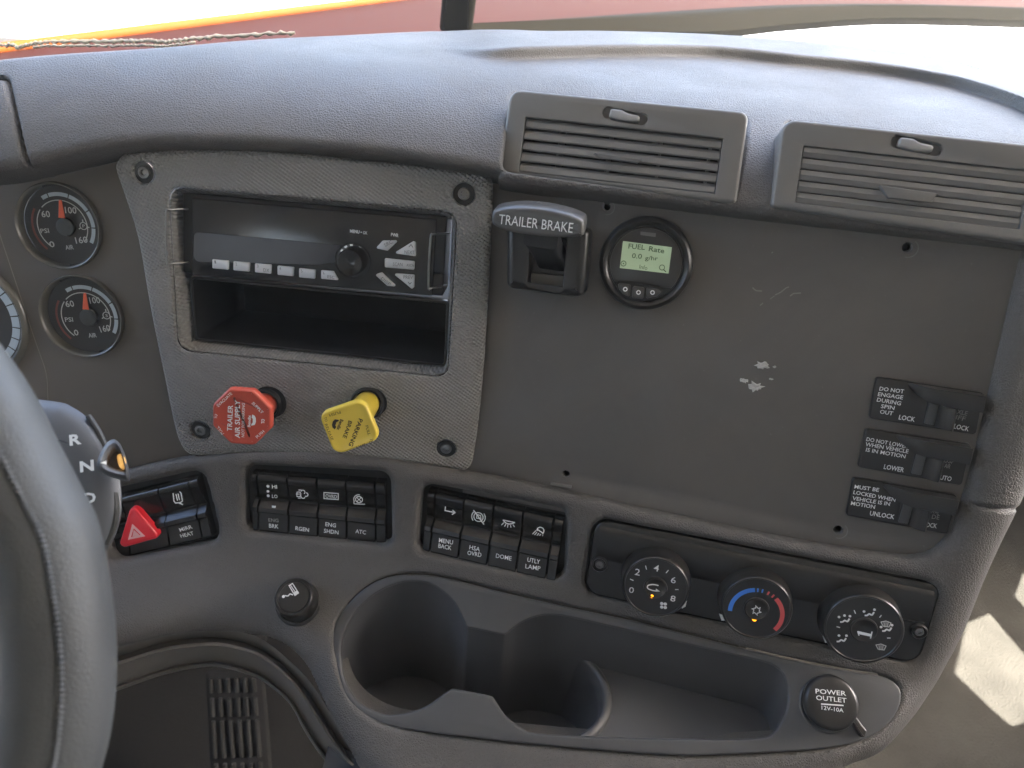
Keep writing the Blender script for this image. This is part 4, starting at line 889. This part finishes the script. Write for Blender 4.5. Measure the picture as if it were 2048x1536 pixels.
bank(B3, [0, .062, .278, .495, .709, .927, 1.0], 'bank of four switches MENU BACK, HSA OVRD, DOME and UTLY LAMP, above the cup wells', {
    1: k2([('l', [(891, 1013), (890, 1021), (910, 1025)], 2, zi), ('l', [(905, 1020), (910.5, 1025), (904, 1029)], 2, zi), ('t', 'MENU', (878, 1080), (906, 1085), 9.5, zt), ('t', 'BACK', (877, 1091), (903, 1096), 9.5, zt)]),
    2: k2([('r', (957, 1034), 9.5, 1.8, zi), ('r', (957, 1034), 14, 1.8, zi, 135, 225), ('r', (957, 1034), 14, 1.8, zi, -45, 45), ('l', [(947, 1020), (968, 1049)], 2, zi), ('c', [(954, 1029), (961, 1031), (962, 1038), (953, 1036)], 1.6, zi), ('t', 'HSA', (939, 1094), (960, 1099), 9.5, zt), ('t', 'OVRD', (935, 1105), (963, 1110), 9.5, zt)]),
    3: k2([('l', [(1006, 1040), (1030, 1045)], 2, zi), ('l', spl([(1006, 1040), (1012, 1046), (1020, 1048), (1030, 1045)], 3), 2, zi), ('l', [(1008, 1045), (1003, 1050)], 1.6, zi), ('l', [(1012, 1048), (1009, 1053)], 1.6, zi), ('l', [(1016, 1049), (1015, 1055)], 1.6, zi), ('l', [(1021, 1050), (1022, 1055)], 1.6, zi), ('l', [(1026, 1049), (1029, 1054)], 1.6, zi), ('t', 'DOME', (992, 1111), (1023, 1117), 9.5, zt)]),
    4: k2([('r', (1081, 1061), 7, 1.8, zi, -50, 200), ('l', [(1074, 1058), (1087, 1067)], 1.8, zi), ('l', [(1072, 1061), (1065, 1068)], 1.5, zi), ('l', [(1074, 1064), (1069, 1070)], 1.5, zi), ('l', [(1078, 1066), (1074, 1071)], 1.5, zi), ('l', [(1082, 1068), (1079, 1071)], 1.5, zi), ('l', [(1086, 1069), (1085, 1072)], 1.5, zi), ('t', 'UTLY', (1055, 1119), (1080, 1124), 9.5, zt), ('t', 'LAMP', (1051, 1132), (1081, 1137), 9.5, zt)])}, PL.off(-.0022))
B1 = [(205, 1002), (396, 955), (427, 1075), (222, 1124)]
t1, o1_, f1_, X1_ = bank(B1, [-.06, .20, .585, .90, .995], 'short bank of switches with the red hazard triangle and MIRR HEAT', {
    2: k2([('c', [(346, 984), (358, 981.5), (362, 986), (365, 1002), (361, 1005), (351, 1006), (348, 1002)], 2, zi), ('l', [(358, 1006), (366, 1009)], 2.4, zi), ('l', [(352, 988), (355, 1001)], 1.6, zi), ('l', [(356, 987), (359, 1000)], 1.6, zi), ('t', 'MIRR', (359, 1060), (384, 1053), 8, zt), ('t', 'HEAT', (361, 1072), (387, 1066), 8, zt)])}, RL.off(-.0022))
mb = MB(); tri = [(256, 1013), (267, 1012), (316, 1069), (313, 1080), (246, 1098), (236, 1090)]
mb.slab(rpoly(f1_.pts([(262, 1008), (320, 1076), (234, 1100)], .0058), .0035, 5), -.001, .0058, .0018, 3); hz = sub(t1, 'hazard_key', mb, 'hazard', label='red triangular hazard warning key')
mb = MB(); mb.rb(f1_, [(266, 1052), (286, 1071), (259, 1077)], 5, .0059, True); mb.pg(f1_, [(267.5, 1060), (279, 1070), (265, 1073)], .0059); sub(hz, 'symbol', mb, 'pink', f1_)

# ---- climate panel
HFm = PL.off(-.003).at(1187, 1034, p1=(1885, 1169))
t = thing('climate_panel', 'long black heater control panel with three round dials', 'control panel', HFm)
fr = HFm; HQ = [(1190, 1036), (1884, 1170), (1837, 1329), (1169, 1185)]
q = rpoly(fr.pts(HQ), [.011, .012, .008, .011]); KN = [((1312, 1149), (1311, 1175), 67, 67), ((1508, 1193), (1513, 1217), 70, 69), ((1716, 1234), (1727, 1259), 77, 74)]
mb = MB(); mb.plate(q, [], -.012, .002, .0025, 0, 4); sub(t, 'panel', mb, 'key_black', sharp=50)
mb = MB(); mb.slab(inset(ccw(q), -.006), -.0145, -.0122, 0, 0); sub(t, 'leak_backing', mb, 'black')  # slab added behind the panel to stop light leaking round it
a, b, c, d = [np.array(p) for p in fr.pts(HQ)]
mb = MB(); X = lambda u, v: a * (1 - u) * (1 - v) + b * u * (1 - v) + c * u * v + d * (1 - u) * v
R_ = []
for v, z in ((.07, .0021), (.085, .0040), (.12, .0046), (.40, .0036), (.47, .0024), (.50, .0021)): R_.append([(*X(u, v), z) for u in (.02, .035, .965, .98)])
mb.rings(R_[::-1], False, False, closed=False); sub(t, 'raised_band', mb, 'key_black', sharp=50)
for p in ((1200, 1125), (1835, 1258)):
    k = fr.sc(*p); m_ = MB(); m_.lathe([(16.5 * k, .0022), (15.5 * k, .0036), (14 * k, .0042), (12.8 * k, .0036), (12 * k, .0012)], 28, cap1=True); o = sub(t, 'screw_boss', m_, 'satin_black', fr.at(*p))
    m_ = MB(); m_.lathe([(.0032, .001), (.0032, .0034), (.0026, .0042), (.0015, .0042), (.0014, .0025)], 20); sub(o, 'screw', m_, 'steel', fr.at(*p))
def person(cx, cy, s, ang=-.15, foot=True, head=True):
    P = lambda x, y: (cx + s * (x * math.cos(ang) - y * math.sin(ang)), cy - s * (x * math.sin(ang) + y * math.cos(ang)))
    return [('d', P(9, 8), 2.6, 0), ('l', spl([P(9, 3), P(6, -4), P(0, -3), P(-4, -7), P(-9, -8)], 3), 3.2, 0)]
for i, (bp, fp_, rp, rq) in enumerate(KN):
    kf = fr.at(*bp); k = fr.sc(*bp); R = rp * k; h = .0185
    C = np.array(kf.hit(*fp_, h)); mb = MB(); R_ = []
    for q, r, z in ((0, 1.02, .002), (.12, 1.0, .003), (.55, .97, .011), (.85, .955, .0160), (.95, .945, .0178), (1, .915, .0186), (1, .885, .0186), (1, .87, .0180), (1, .4, .0183)):
        R_.append([(C[0] * q + R * r * math.cos(a), C[1] * q + R * r * math.sin(a), z) for a in np.linspace(0, 2 * math.pi, 64, endpoint=False)])
    mb.rings(R_, False, True); kn = sub(t, 'dial_knob', mb, 'satin_black', kf, sharp=45)
    z = .0185; r0 = R * .34; mb = MB(); mb.lathe([(r0, z - .0004), (r0 * .97, z + .0009), (r0 * .88, z + .0012), (r0 * .80, z + .0006), (r0 * .3, z + .0004)], 40, M=Matrix.Translation((C[0], C[1], 0)))
    sub(kn, 'button', mb, 'satin_black', kf, sharp=50); mb = MB(); x0, y0 = fp_; zz = .0191
    if i == 0:
        for s, p, hh in (('0', (1263, 1180), 13), ('2', (1275, 1144), 14), ('4', (1313, 1136), 14), ('6', (1347, 1160), 14), ('8', (1346, 1197), 13)): mb.tx(kf, s, (p[0] - 5, p[1] - 1), (p[0] + 5, p[1] + 1), hh, z, .004)
        for p, q in (((1260, 1158), (1267, 1161)), ((1291, 1131), (1293, 1139)), ((1337, 1140), (1332, 1146)), ((1350, 1179), (1357, 1179))): mb.rb(kf, [p, q], 1.8, z)
        for dx, dy in ((-3.5, -3), (3.5, -2), (-3.5, 4), (3.5, 5)): mb.dot(kf, (1327 + dx, 1210 + dy), 3.4, z)
        mb.rb(kf, spl([(1317, 1171), (1306, 1169), (1296, 1171), (1296, 1177), (1306, 1181), (1316, 1182)], 4), 2.2, zz); mb.pg(kf, [(1312, 1177), (1320, 1183), (1311, 1183)], zz)
    if i == 1:
        for s_ in range(6):
            a = math.radians(60 * s_ + 20); mb.rb(kf, [(1513 + 5 * math.cos(a), 1221 + 5 * math.sin(a)), (1513 + 10 * math.cos(a), 1221 + 10 * math.sin(a)), (1513 + 5.5 * math.cos(a + .95), 1221 + 5.5 * math.sin(a + .95))], 1.8, zz)
    if i == 2:
        for (px, py) in ((1690, 1238), (1739, 1225), (1683, 1277), (1774, 1256)):
            for q in person(px, py, .95, -.2):
                if q[0] == 'd': mb.dot(kf, q[1], q[2], z)
                else: mb.rb(kf, q[1], q[2], z)
        for p in ((1678, 1234), (1689, 1231), (1728, 1223), (1678, 1271), (1762, 1254)): mb.dot(kf, p, 2.6, z)
        for p, q in (((1708, 1220), (1711, 1227)), ((1763, 1230), (1759, 1235)), ((1673, 1253), (1680, 1255)), ((1774, 1276), (1781, 1276))): mb.rb(kf, [p, q], 1.8, z)
        mb.rb(kf, [(1715, 1262), (1718, 1271)], 2, zz); mb.pg(kf, [(1716, 1262), (1742, 1268), (1741, 1273), (1718, 1268)], zz); mb.rb(kf, [(1744, 1263), (1741, 1277)], 2.2, zz)
    sub(kn, 'marking', mb, 'white', kf)
    if i == 2:
        mb = MB()
        for cx, cy in ((1772, 1248), (1762, 1294)):
            mb.rb(kf, [(cx - 10, cy - 4), (cx, cy - 6), (cx + 10, cy - 2), (cx + 6, cy + 6), (cx - 6, cy + 4)], 1.5, z, True)
            for dx in (-4, 0, 4): mb.rb(kf, [(cx + dx, cy - 4), (cx + dx * .8, cy + 6)], 1.3, z)
        sub(kn, 'faint_marking', mb, 'print_grey', kf)
    if i == 1:
        mb = MB(); mb.ring(kf, (1512, 1226), 50, 8.5, z, 103, 188, 24); mb.ring(kf, (1512, 1226), 50, 7.5, z, 95, 98.5, 3); mb.ring(kf, (1512, 1226), 50, 7.5, z, 85, 88.5, 3); sub(kn, 'cold_arc', mb, 'blue', kf)
        mb = MB(); mb.ring(kf, (1512, 1226), 50, 8.5, z, -34, 52, 24); mb.ring(kf, (1512, 1226), 50, 7.5, z, 71, 75, 3); mb.ring(kf, (1512, 1226), 50, 7.5, z, 59, 63, 3); sub(kn, 'warm_arc', mb, 'red_print', kf)
    if i < 2:
        p = ((1304, 1192), (1509, 1238))[i]; mb = MB(); c = kf.hit(*p, z); mb.lathe([(.0016, z - .0002), (.0014, z + .0005), (.0006, z + .0009)], 16, M=Matrix.Translation((c[0], c[1], 0))); sub(kn, 'lamp', mb, 'amber', kf)
for P in ([(1361, 1210), (1374, 1201), (1371, 1213), (1364, 1217)], [(1438, 1227), (1446, 1230), (1450, 1241), (1443, 1241)], [(1645, 1271), (1655, 1274), (1658, 1285), (1650, 1285)]):
    mb = MB(); mb.pg(fr, P, .0035); sub(t, 'pointer_mark', mb, 'white')

# ---- cigarette lighter and power outlet
lf = SH.off(-.0005).at(598, 1203); k = lf.sc(598, 1203)
t = thing('cigarette_lighter', 'black round push-in lighter with a white cigarette symbol', 'lighter', lf)
mb = MB(); mb.lathe([(48 * k, -.001), (46 * k, .0016), (42 * k, .002), (41 * k, .0002)], 40, cap1=False); sub(t, 'socket_ring', mb, 'satin_black', sharp=60)
mb = MB(); mb.lathe([(40 * k, -.002), (39 * k, .012), (38 * k, .018), (37 * k, .0195), (34 * k, .0205), (31.5 * k, .0205), (30.5 * k, .0196), (29 * k, .0193), (28 * k, .0198), (20 * k, .0200)], 48); kn = sub(t, 'knob', mb, 'satin_black', sharp=40)
z = .0201; mb = MB(); mb.rb(lf, [(580, 1169), (594, 1189)], 1.6, z); mb.rb(lf, [(578, 1171), (585, 1167), (597, 1186), (590, 1191)], 1.8, z, True); mb.pg(lf, [(586, 1186), (594, 1181), (597, 1186), (590, 1191)], z)
mb.rb(lf, spl([(586, 1190), (580, 1188), (576, 1192), (570, 1191)], 3), 2.2, z); mb.dot(lf, (567, 1193), 3, z); sub(kn, 'symbol', mb, 'white', lf)

of = TP.off(.0016).at(1655, 1412, p1=(1755, 1425)); k = of.sc(1655, 1412)
t = thing('power_outlet', 'round black capped socket lettered POWER OUTLET 12V-10A', 'power outlet', of)
mb = MB(); mb.lathe([(54 * k, -.001), (53 * k, .0012), (50 * k, .0018), (47 * k, .001)], 44, cap1=True, M=Matrix.Translation((-.001, .0005, 0))); sub(t, 'socket_ring', mb, 'tray', sharp=60)
mb = MB(); C = of.hit(1663, 1405, .012); R_ = []
for r, z in ((46, .001), (50, .006), (52, .010), (50, .0128), (44, .0142), (30, .0146)): R_.append([(C[0] + r * k * math.cos(a) * (1 + .06 * max(0, math.cos(a + 2.4)) ** 8), C[1] + r * k * math.sin(a) * (1 - .0 * a), z) for a in np.linspace(0, 2 * math.pi, 56, endpoint=False)])
mb.rings(R_, True, True); cp = sub(t, 'cap', mb, 'satin_black', sharp=50)
z = .0147; mb = MB(); mb.tx(of, 'POWER', (1631, 1382), (1692, 1387), 9, z, .010); mb.tx(of, 'OUTLET', (1632, 1395), (1693, 1401), 9, z, .010); mb.rb(of, [(1642, 1408), (1687, 1411)], 2.5, z); mb.tx(of, '12V-10A', (1643, 1415), (1687, 1421), 7.5, z, .010); sub(cp, 'lettering', mb, 'white', of)
mb = MB(); mb.slab(rpoly(of.pts([(1700, 1438), (1712, 1432), (1735, 1462), (1730, 1476), (1722, 1474)], .006), .001, 3), .002, .006, .0012, 3); sub(t, 'strap', mb, 'satin_black')

# ---- marks left on the board
def blob(px, py, rx, ry, name, m, label, seed, h=.0009, rot=0):
    rnd = random.Random(seed); fr = PB.at(px, py); k = PB.sc(px, py); n = 18; mb = MB()
    base = [(1 + rnd.uniform(-.42, .35)) for _ in range(n)]
    def rg(s, z): return [(rx * k * s * base[i] * math.cos(2 * math.pi * i / n), ry * k * s * base[i] * math.sin(2 * math.pi * i / n), z * (1 + rnd.uniform(-.4, .4)) if z > .0001 else z) for i in range(n)]
    mb.rings([rg(1, .00005), rg(.9, h * .7), rg(.55, h), rg(.2, h * .8)], False, True)
    o = mb.build(name, m, None, fr=fr); tag(o, label, 'residue', 'dried glue specks on the flat board'); return o
blob(1525, 730, 13, 8, 'glue_residue', 'putty', 'pale lump of dried glue, uppermost on the board', 3)
blob(1511, 774, 15, 10, 'glue_residue', 'putty', 'largest pale lump of dried glue on the board', 8)
blob(1488, 761, 8, 5, 'glue_residue', 'putty', 'small pale glue speck left of the largest lump', 12)
blob(1549, 734, 3, 2.5, 'glue_residue', 'putty', 'tiny pale glue speck right of the uppermost lump', 5)
blob(1542, 758, 4, 2, 'glue_residue', 'putty', 'tiny pale glue streak between the two larger lumps', 6)
mb = MB(); mb.rb(PB, spl([(1505, 575), (1512, 581), (1524, 582)], 3), 2.5, .0001); mb.rb(PB, spl([(1550, 590), (1562, 584), (1572, 576), (1578, 574)], 3), 2.2, .0001); mb.rb(PB, [(1580, 592), (1587, 587), (1602, 586)], 2.5, .0001)
mb.rb(PB, [(1520, 611), (1526, 606)], 2, .0001); mb.rb(PB, [(1540, 598), (1549, 592)], 1.4, .0001); mb.rb(PB, [(1543, 506), (1546, 504)], 2, .0001)
mb.build('scuff_marks', 'scuff', dash, 'faint pale scratches', fr=PB)
mb = MB(); mb.slab(PB.pts([(1101, 966), (1143, 972), (1142, 977), (1101, 970)], .002), 0, .0022, .0004, 1); mb.build('metal_clip', 'steel', dash, fr=PB)
# ------------------------------------------------------------------ steering wheel, selector lever, pedals
wc = [(-200, 600), (-140, 670), (-83, 745), (-26, 830), (22, 927), (68, 1017), (98, 1080), (115, 1166), (127, 1257), (130, 1350), (123, 1441), (107, 1516), (75, 1620), (40, 1720)]
wp = spl([ray(x - 8, y) * (.232 + .00002 * (1330 - y) * .6) for x, y in wc], 8)
WF_ = Fr(ray(60, 1300) * .235, (1, 0, 0), (0, 1, 0))
t = thing('steering_wheel', 'thick worn grey leather steering wheel rim, near the left edge', 'steering wheel', WF_)
lp = [tuple(np.array(p) - WF_.O) for p in wp]
mb = MB(); n = 28; P = [np.array(p) for p in lp]; R_ = []
for i, p in enumerate(P):                      # rim section: round with a flat back and a stitched ridge
    tn = nz(P[min(i + 1, len(P) - 1)] - P[max(i - 1, 0)]); out = nz(np.cross(tn, (0, 0, 1))) ; fw = np.cross(out, tn)
    if out[0] < 0: out = -out
    if fw[2] < 0: fw = -fw
    R_.append([tuple(p + out * .0153 * math.cos(a) + fw * .0165 * math.sin(a)) for a in np.linspace(0, 2 * math.pi, n, endpoint=False)])
mb.rings(R_, True, True); sub(t, 'rim', mb, 'wheel', sharp=60)
mb = MB(); rp = []
for i, p in enumerate(P):
    tn = nz(P[min(i + 1, len(P) - 1)] - P[max(i - 1, 0)]); out = nz(np.cross(tn, (0, 0, 1)));  fw = np.cross(out, tn)
    if out[0] < 0: out = -out
    if fw[2] < 0: fw = -fw
    a = 1.0; rp.append(p + out * .0153 * math.cos(a) + fw * .0165 * math.sin(a))
rp = [np.array(q) for q in spl(rp, 6)]
mb.tube(rp, [.0008 + .00035 * math.sin(i * 1.25) for i in range(len(rp))], 8); sub(t, 'stitched_seam', mb, 'wheel', sharp=60)
hb = plane(-20, 1290, .36, (.25, .1, .96)); mb = MB(); mb.slab(rpoly(hb.pts([(-200, 1090), (-20, 1140), (8, 1185), (16, 1260), (14, 1330), (-4, 1380), (-200, 1420)]), .006, 4), -.02, 0, .004, 3); sub(t, 'spoke', mb, 'vent', hb)
# column shroud and the gear selector
sf = plane(110, 950, .395, (-.10, .12, .98))
t = thing('gear_selector', 'round grey gear selector lettered R N D with an amber tipped lever end', 'gear selector', sf)
O_ = [(-60, 800), (20, 792), (104, 800), (132, 811), (160, 830), (186, 858), (206, 890), (220, 930), (228, 970), (230, 1010), (226, 1045), (214, 1082), (194, 1112), (170, 1135), (60, 1150), (-60, 1140)]
P = ccw(spl(sf.pts(O_), 4, True)); mb = MB()
mb.rings([[(x, y, -.030) for x, y in inset(P, .022)], [(x, y, -.012) for x, y in inset(P, .004)], [(x, y, -.006) for x, y in inset(P, .0006)], [(x, y, -.002) for x, y in inset(P, .003)], [(x, y, .0005) for x, y in inset(P, .007)], [(x, y, .0022) for x, y in inset(P, .013)]], False, True)
sub(t, 'drum', mb, 'stalk', sharp=60)
mb = MB(); e = spl(sf.pts([(176, 832), (198, 866), (214, 902)], -.004), 4); mb.tube([(x, y, -.0045) for x, y in e], .0016, 8); e = spl(sf.pts([(229, 985), (231, 1020), (226, 1055), (210, 1088)], -.004), 4); mb.tube([(x, y, -.0045) for x, y in e], .0016, 8); sub(t, 'edge_trim', mb, 'rubber')
z = .0024
mb = MB(); mb.tx(sf, 'R', (139, 881), (163, 877), 22, z, .035); mb.tx(sf, 'N', (160, 934), (188, 930), 22, z, .035); mb.tx(sf, 'D', (168, 998), (192, 994), 22, z, .035); sub(t, 'lettering', mb, 'white')
# lever end: a hooded collar with an amber lens in it
kb = plane(226, 922, .372, (.42, .16, .89)); kk = kb.sc(226, 922)
mb = MB(); KO = [(193, 930), (200, 905), (214, 884), (229, 878), (241, 890), (250, 915), (257, 945), (256, 958), (246, 958), (225, 953), (205, 945)]
P = ccw(spl(kb.pts(KO), 4, True)); c = np.array(kb.hit(238, 922)); K = lambda s, z: [(c[0] + (x - c[0]) * s, c[1] + (y - c[1]) * s, z) for x, y in P]
mb.rings([K(1.0, -.020), K(1.02, -.008), K(1.0, -.002), K(.92, .003), K(.78, .0048), K(.62, .0040), K(.52, .0008), K(.46, -.004)], False, True); lv = sub(t, 'lever_end', mb, 'stalk', kb, sharp=60)
mb = MB(); P2 = ccw(spl(kb.pts([(234, 912), (243, 908), (250, 916), (252, 932), (246, 938), (238, 932)], .003), 4, True)); mb.slab(P2, -.004, .0040, .0012, 3); sub(lv, 'amber_lens', mb, 'amber_lens', kb)
mb = MB(); mb.pg(kb, [(200, 926), (213, 921), (213, 929)], .0052, .0004); sub(lv, 'arrow', mb, 'white', kb)
# pedal deep in the footwell
pf = plane(480, 1450, .98, wnorm(42, 0)); t = thing('pedal', 'dark ribbed pedal deep in the shaded footwell', 'pedal', pf)
PQ = [(408, 1340), (522, 1338), (545, 1620), (425, 1625)]; mb = MB(); mb.slab(rpoly(pf.pts(PQ), .008, 4), -.012, 0, .003, 2); sub(t, 'pad_plate', mb, 'footwell_shade')
a, b, c, d = [np.array(p) for p in pf.pts(PQ)]
for (v0, v1) in ((.06, .16), (.20, .33), (.36, .62), (.66, .95)):
    for u in (.12, .27, .42, .57, .72, .87):
        X = lambda u_, v_: tuple(a * (1 - u_) * (1 - v_) + b * u_ * (1 - v_) + c * u_ * v_ + d * (1 - u_) * v_)
        mb = MB(); mb.slab([X(u - .028, v0), X(u + .028, v0), X(u + .028, v1), X(u - .028, v1)], 0, .006, .001, 1); sub(t, 'rib', mb, 'pedal_rib')
mb = MB(); q = pf.hit(475, 1400); mb.tube([(q[0], q[1], -.01), (q[0], q[1] + .10, -.08), (q[0], q[1] + .22, -.11)], .012, 10); sub(t, 'arm', mb, 'footwell_shade')

# ------------------------------------------------------------------ beyond the windscreen
def wpt(px, py, z): q = ray(px, py); k = z / q.dot(WZ); p = q * k; return (p.dot(WX), p.dot(WY))
def level(z): return Fr(np.array(WZ) * z, WX, WY)      # frame with its origin straight above or below the eye
# red hood darkened as if shaded; orange tube paints sunlight on its left edge
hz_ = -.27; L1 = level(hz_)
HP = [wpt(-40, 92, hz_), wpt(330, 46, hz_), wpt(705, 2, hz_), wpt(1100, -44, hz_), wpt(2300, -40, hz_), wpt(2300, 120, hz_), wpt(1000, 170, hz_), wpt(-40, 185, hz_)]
t = thing('truck_hood', 'red truck hood darkened as if shaded, sunlight painted orange along its edge, beyond the windscreen', 'hood', L1)
mb = MB(); mb.slab(rpoly(HP, .01, 3), -.05, 0, .01, 3); sub(t, 'panel', mb, 'hood_shaded_red')
mb = MB(); e = [wpt(x, y, hz_ + .012) for x, y in ((-60, 92), (330, 44), (705, -1), (1000, -36))]; mb.tube([(x, y, .004) for x, y in e], .008, 10); sub(t, 'painted_sun_edge', mb, 'orange', sharp=60)
# pale cowl below the glass on the right, wiper blade and centre post
cz = -.20; L2 = level(cz)
mb = MB(); mb.slab(rpoly([wpt(1330, 90, cz), wpt(1420, 62, cz), wpt(1700, 37, cz), wpt(2250, 30, cz), wpt(2300, 330, cz), wpt(1400, 160, cz)], .01, 3), -.03, 0, .006, 2)
o = mb.build('cowl', 'cowl_white', None, fr=L2); tag(o, 'overexposed white cowl panel right of the wiper', 'cowl panel')
wd = .98
def wpath(L): return [tuple(ray(x, y) * d) for x, y, d in L]
top = wpath([(930, 50, .92), (1100, 38, .93), (1380, 20, .95), (1590, 9, .97), (1830, 8, .98), (2150, 18, .98)]); bot = wpath([(930, 62, .90), (1100, 62, .91), (1416, 63, .92), (1590, 47, .94), (1800, 35, .95), (2150, 44, .95)])
a, b = spl(top, 6), spl(bot, 6); mb = MB(); R_ = []
for p, q in zip(a, b):
    p, q = np.array(p), np.array(q); m_ = (p + q) / 2; R_.append([tuple(p), tuple(p + (0, 0, -.02)), tuple(q + (0, 0, -.02)), tuple(q), tuple(m_ + (0, 0, .008)), tuple(p * .6 + q * .4 + np.array((0, 0, .010)))])
mb.rings(R_, True, True); o = mb.build('windscreen_gasket', 'gasket', None, fr=BODY, sharp=60); tag(o, 'olive brown curved rubber gasket along the lower right windscreen', 'gasket')
pf = Fr(ray(912, 30) * .88, (1, 0, 0), wdir(np.array([0, -.3, .95]))); mb = MB(); mb.slab(rpoly(pf.pts([(935, -600), (1030, -600), (944, 66), (878, 66)]), .004, 3), -.03, 0, .006, 3)
o = mb.build('centre_post', 'gasket', None, fr=pf); tag(o, 'olive grey post in the middle of the windscreen', 'post')
# frayed sun-lit sealing cord along the left of the glass
cp = [(-40, 92, .74), (20, 90, .74), (40, 95, .74), (90, 84, .74), (230, 83, .74), (300, 82, .735), (330, 84, .73), (420, 74, .73), (590, 66, .73)]
pth = [np.array(ray(x, y) * d) for x, y, d in cp]; pth = [np.array(p) for p in spl(pth, 22)]; rn = random.Random(2)
mb = MB(); mb.tube([p + np.array([rn.gauss(0, .0003), rn.gauss(0, .0005), 0]) for p in pth], [.0015 + .0008 * math.sin(i * 2.1) + rn.uniform(0, .0005) for i in range(len(pth))], 7)
o = mb.build('sealing_cord', 'cord', None, fr=BODY, sharp=80); tag(o, 'frayed cream sealing cord along the lower left windscreen', 'cord')
mb = MB(); mb.tube([p + np.array([0, -.0052 + rn.gauss(0, .0004), .002]) for p in pth[60:150]], [.0012 + .0006 * math.sin(i * 2.6) for i in range(90)], 6); o = mb.build('cord_fringe', 'cord', o, fr=BODY, sharp=80)
# the glass itself
q0 = [np.array(ray(x, y) * d) for x, y, d in ((-400, 165, .80), (400, 98, .80), (1024, 70, .80), (1700, 100, .78), (2500, 330, .70))]
lo = [p for p in spl(q0, 4)]; upv = wdir(np.array([0, -.42, .90])); mb = MB(); R_ = [[tuple(np.array(p)) for p in lo], [tuple(np.array(p) + upv * .35) for p in lo], [tuple(np.array(p) + upv * .72) for p in lo]]
mb.rings(R_, False, False, closed=False); o = mb.build('windscreen', 'glass', None, fr=BODY, sharp=60); tag(o, 'clear windscreen glass behind the top of the dash', 'windscreen')
# ------------------------------------------------------------------ thin air volume added to stand in for lens glare
hm = bpy.data.materials.new('glare_haze'); hm.use_nodes = True; t_ = hm.node_tree; t_.nodes.clear()
o_ = t_.nodes.new('ShaderNodeOutputMaterial'); pv = t_.nodes.new('ShaderNodeVolumePrincipled'); pv.inputs['Density'].default_value = .022; pv.inputs['Color'].default_value = (1, .93, .82, 1); pv.inputs['Anisotropy'].default_value = .3
t_.links.new(pv.outputs[0], o_.inputs['Volume']); MATS['glare_haze'] = hm
mb = MB(); mb.slab([(-65, -65), (65, -65), (65, 85), (-65, 85)], -2.35, 1.9, 0, 0); mb.build('glare_haze', 'glare_haze', None, fr=WORLD, kind='stuff')
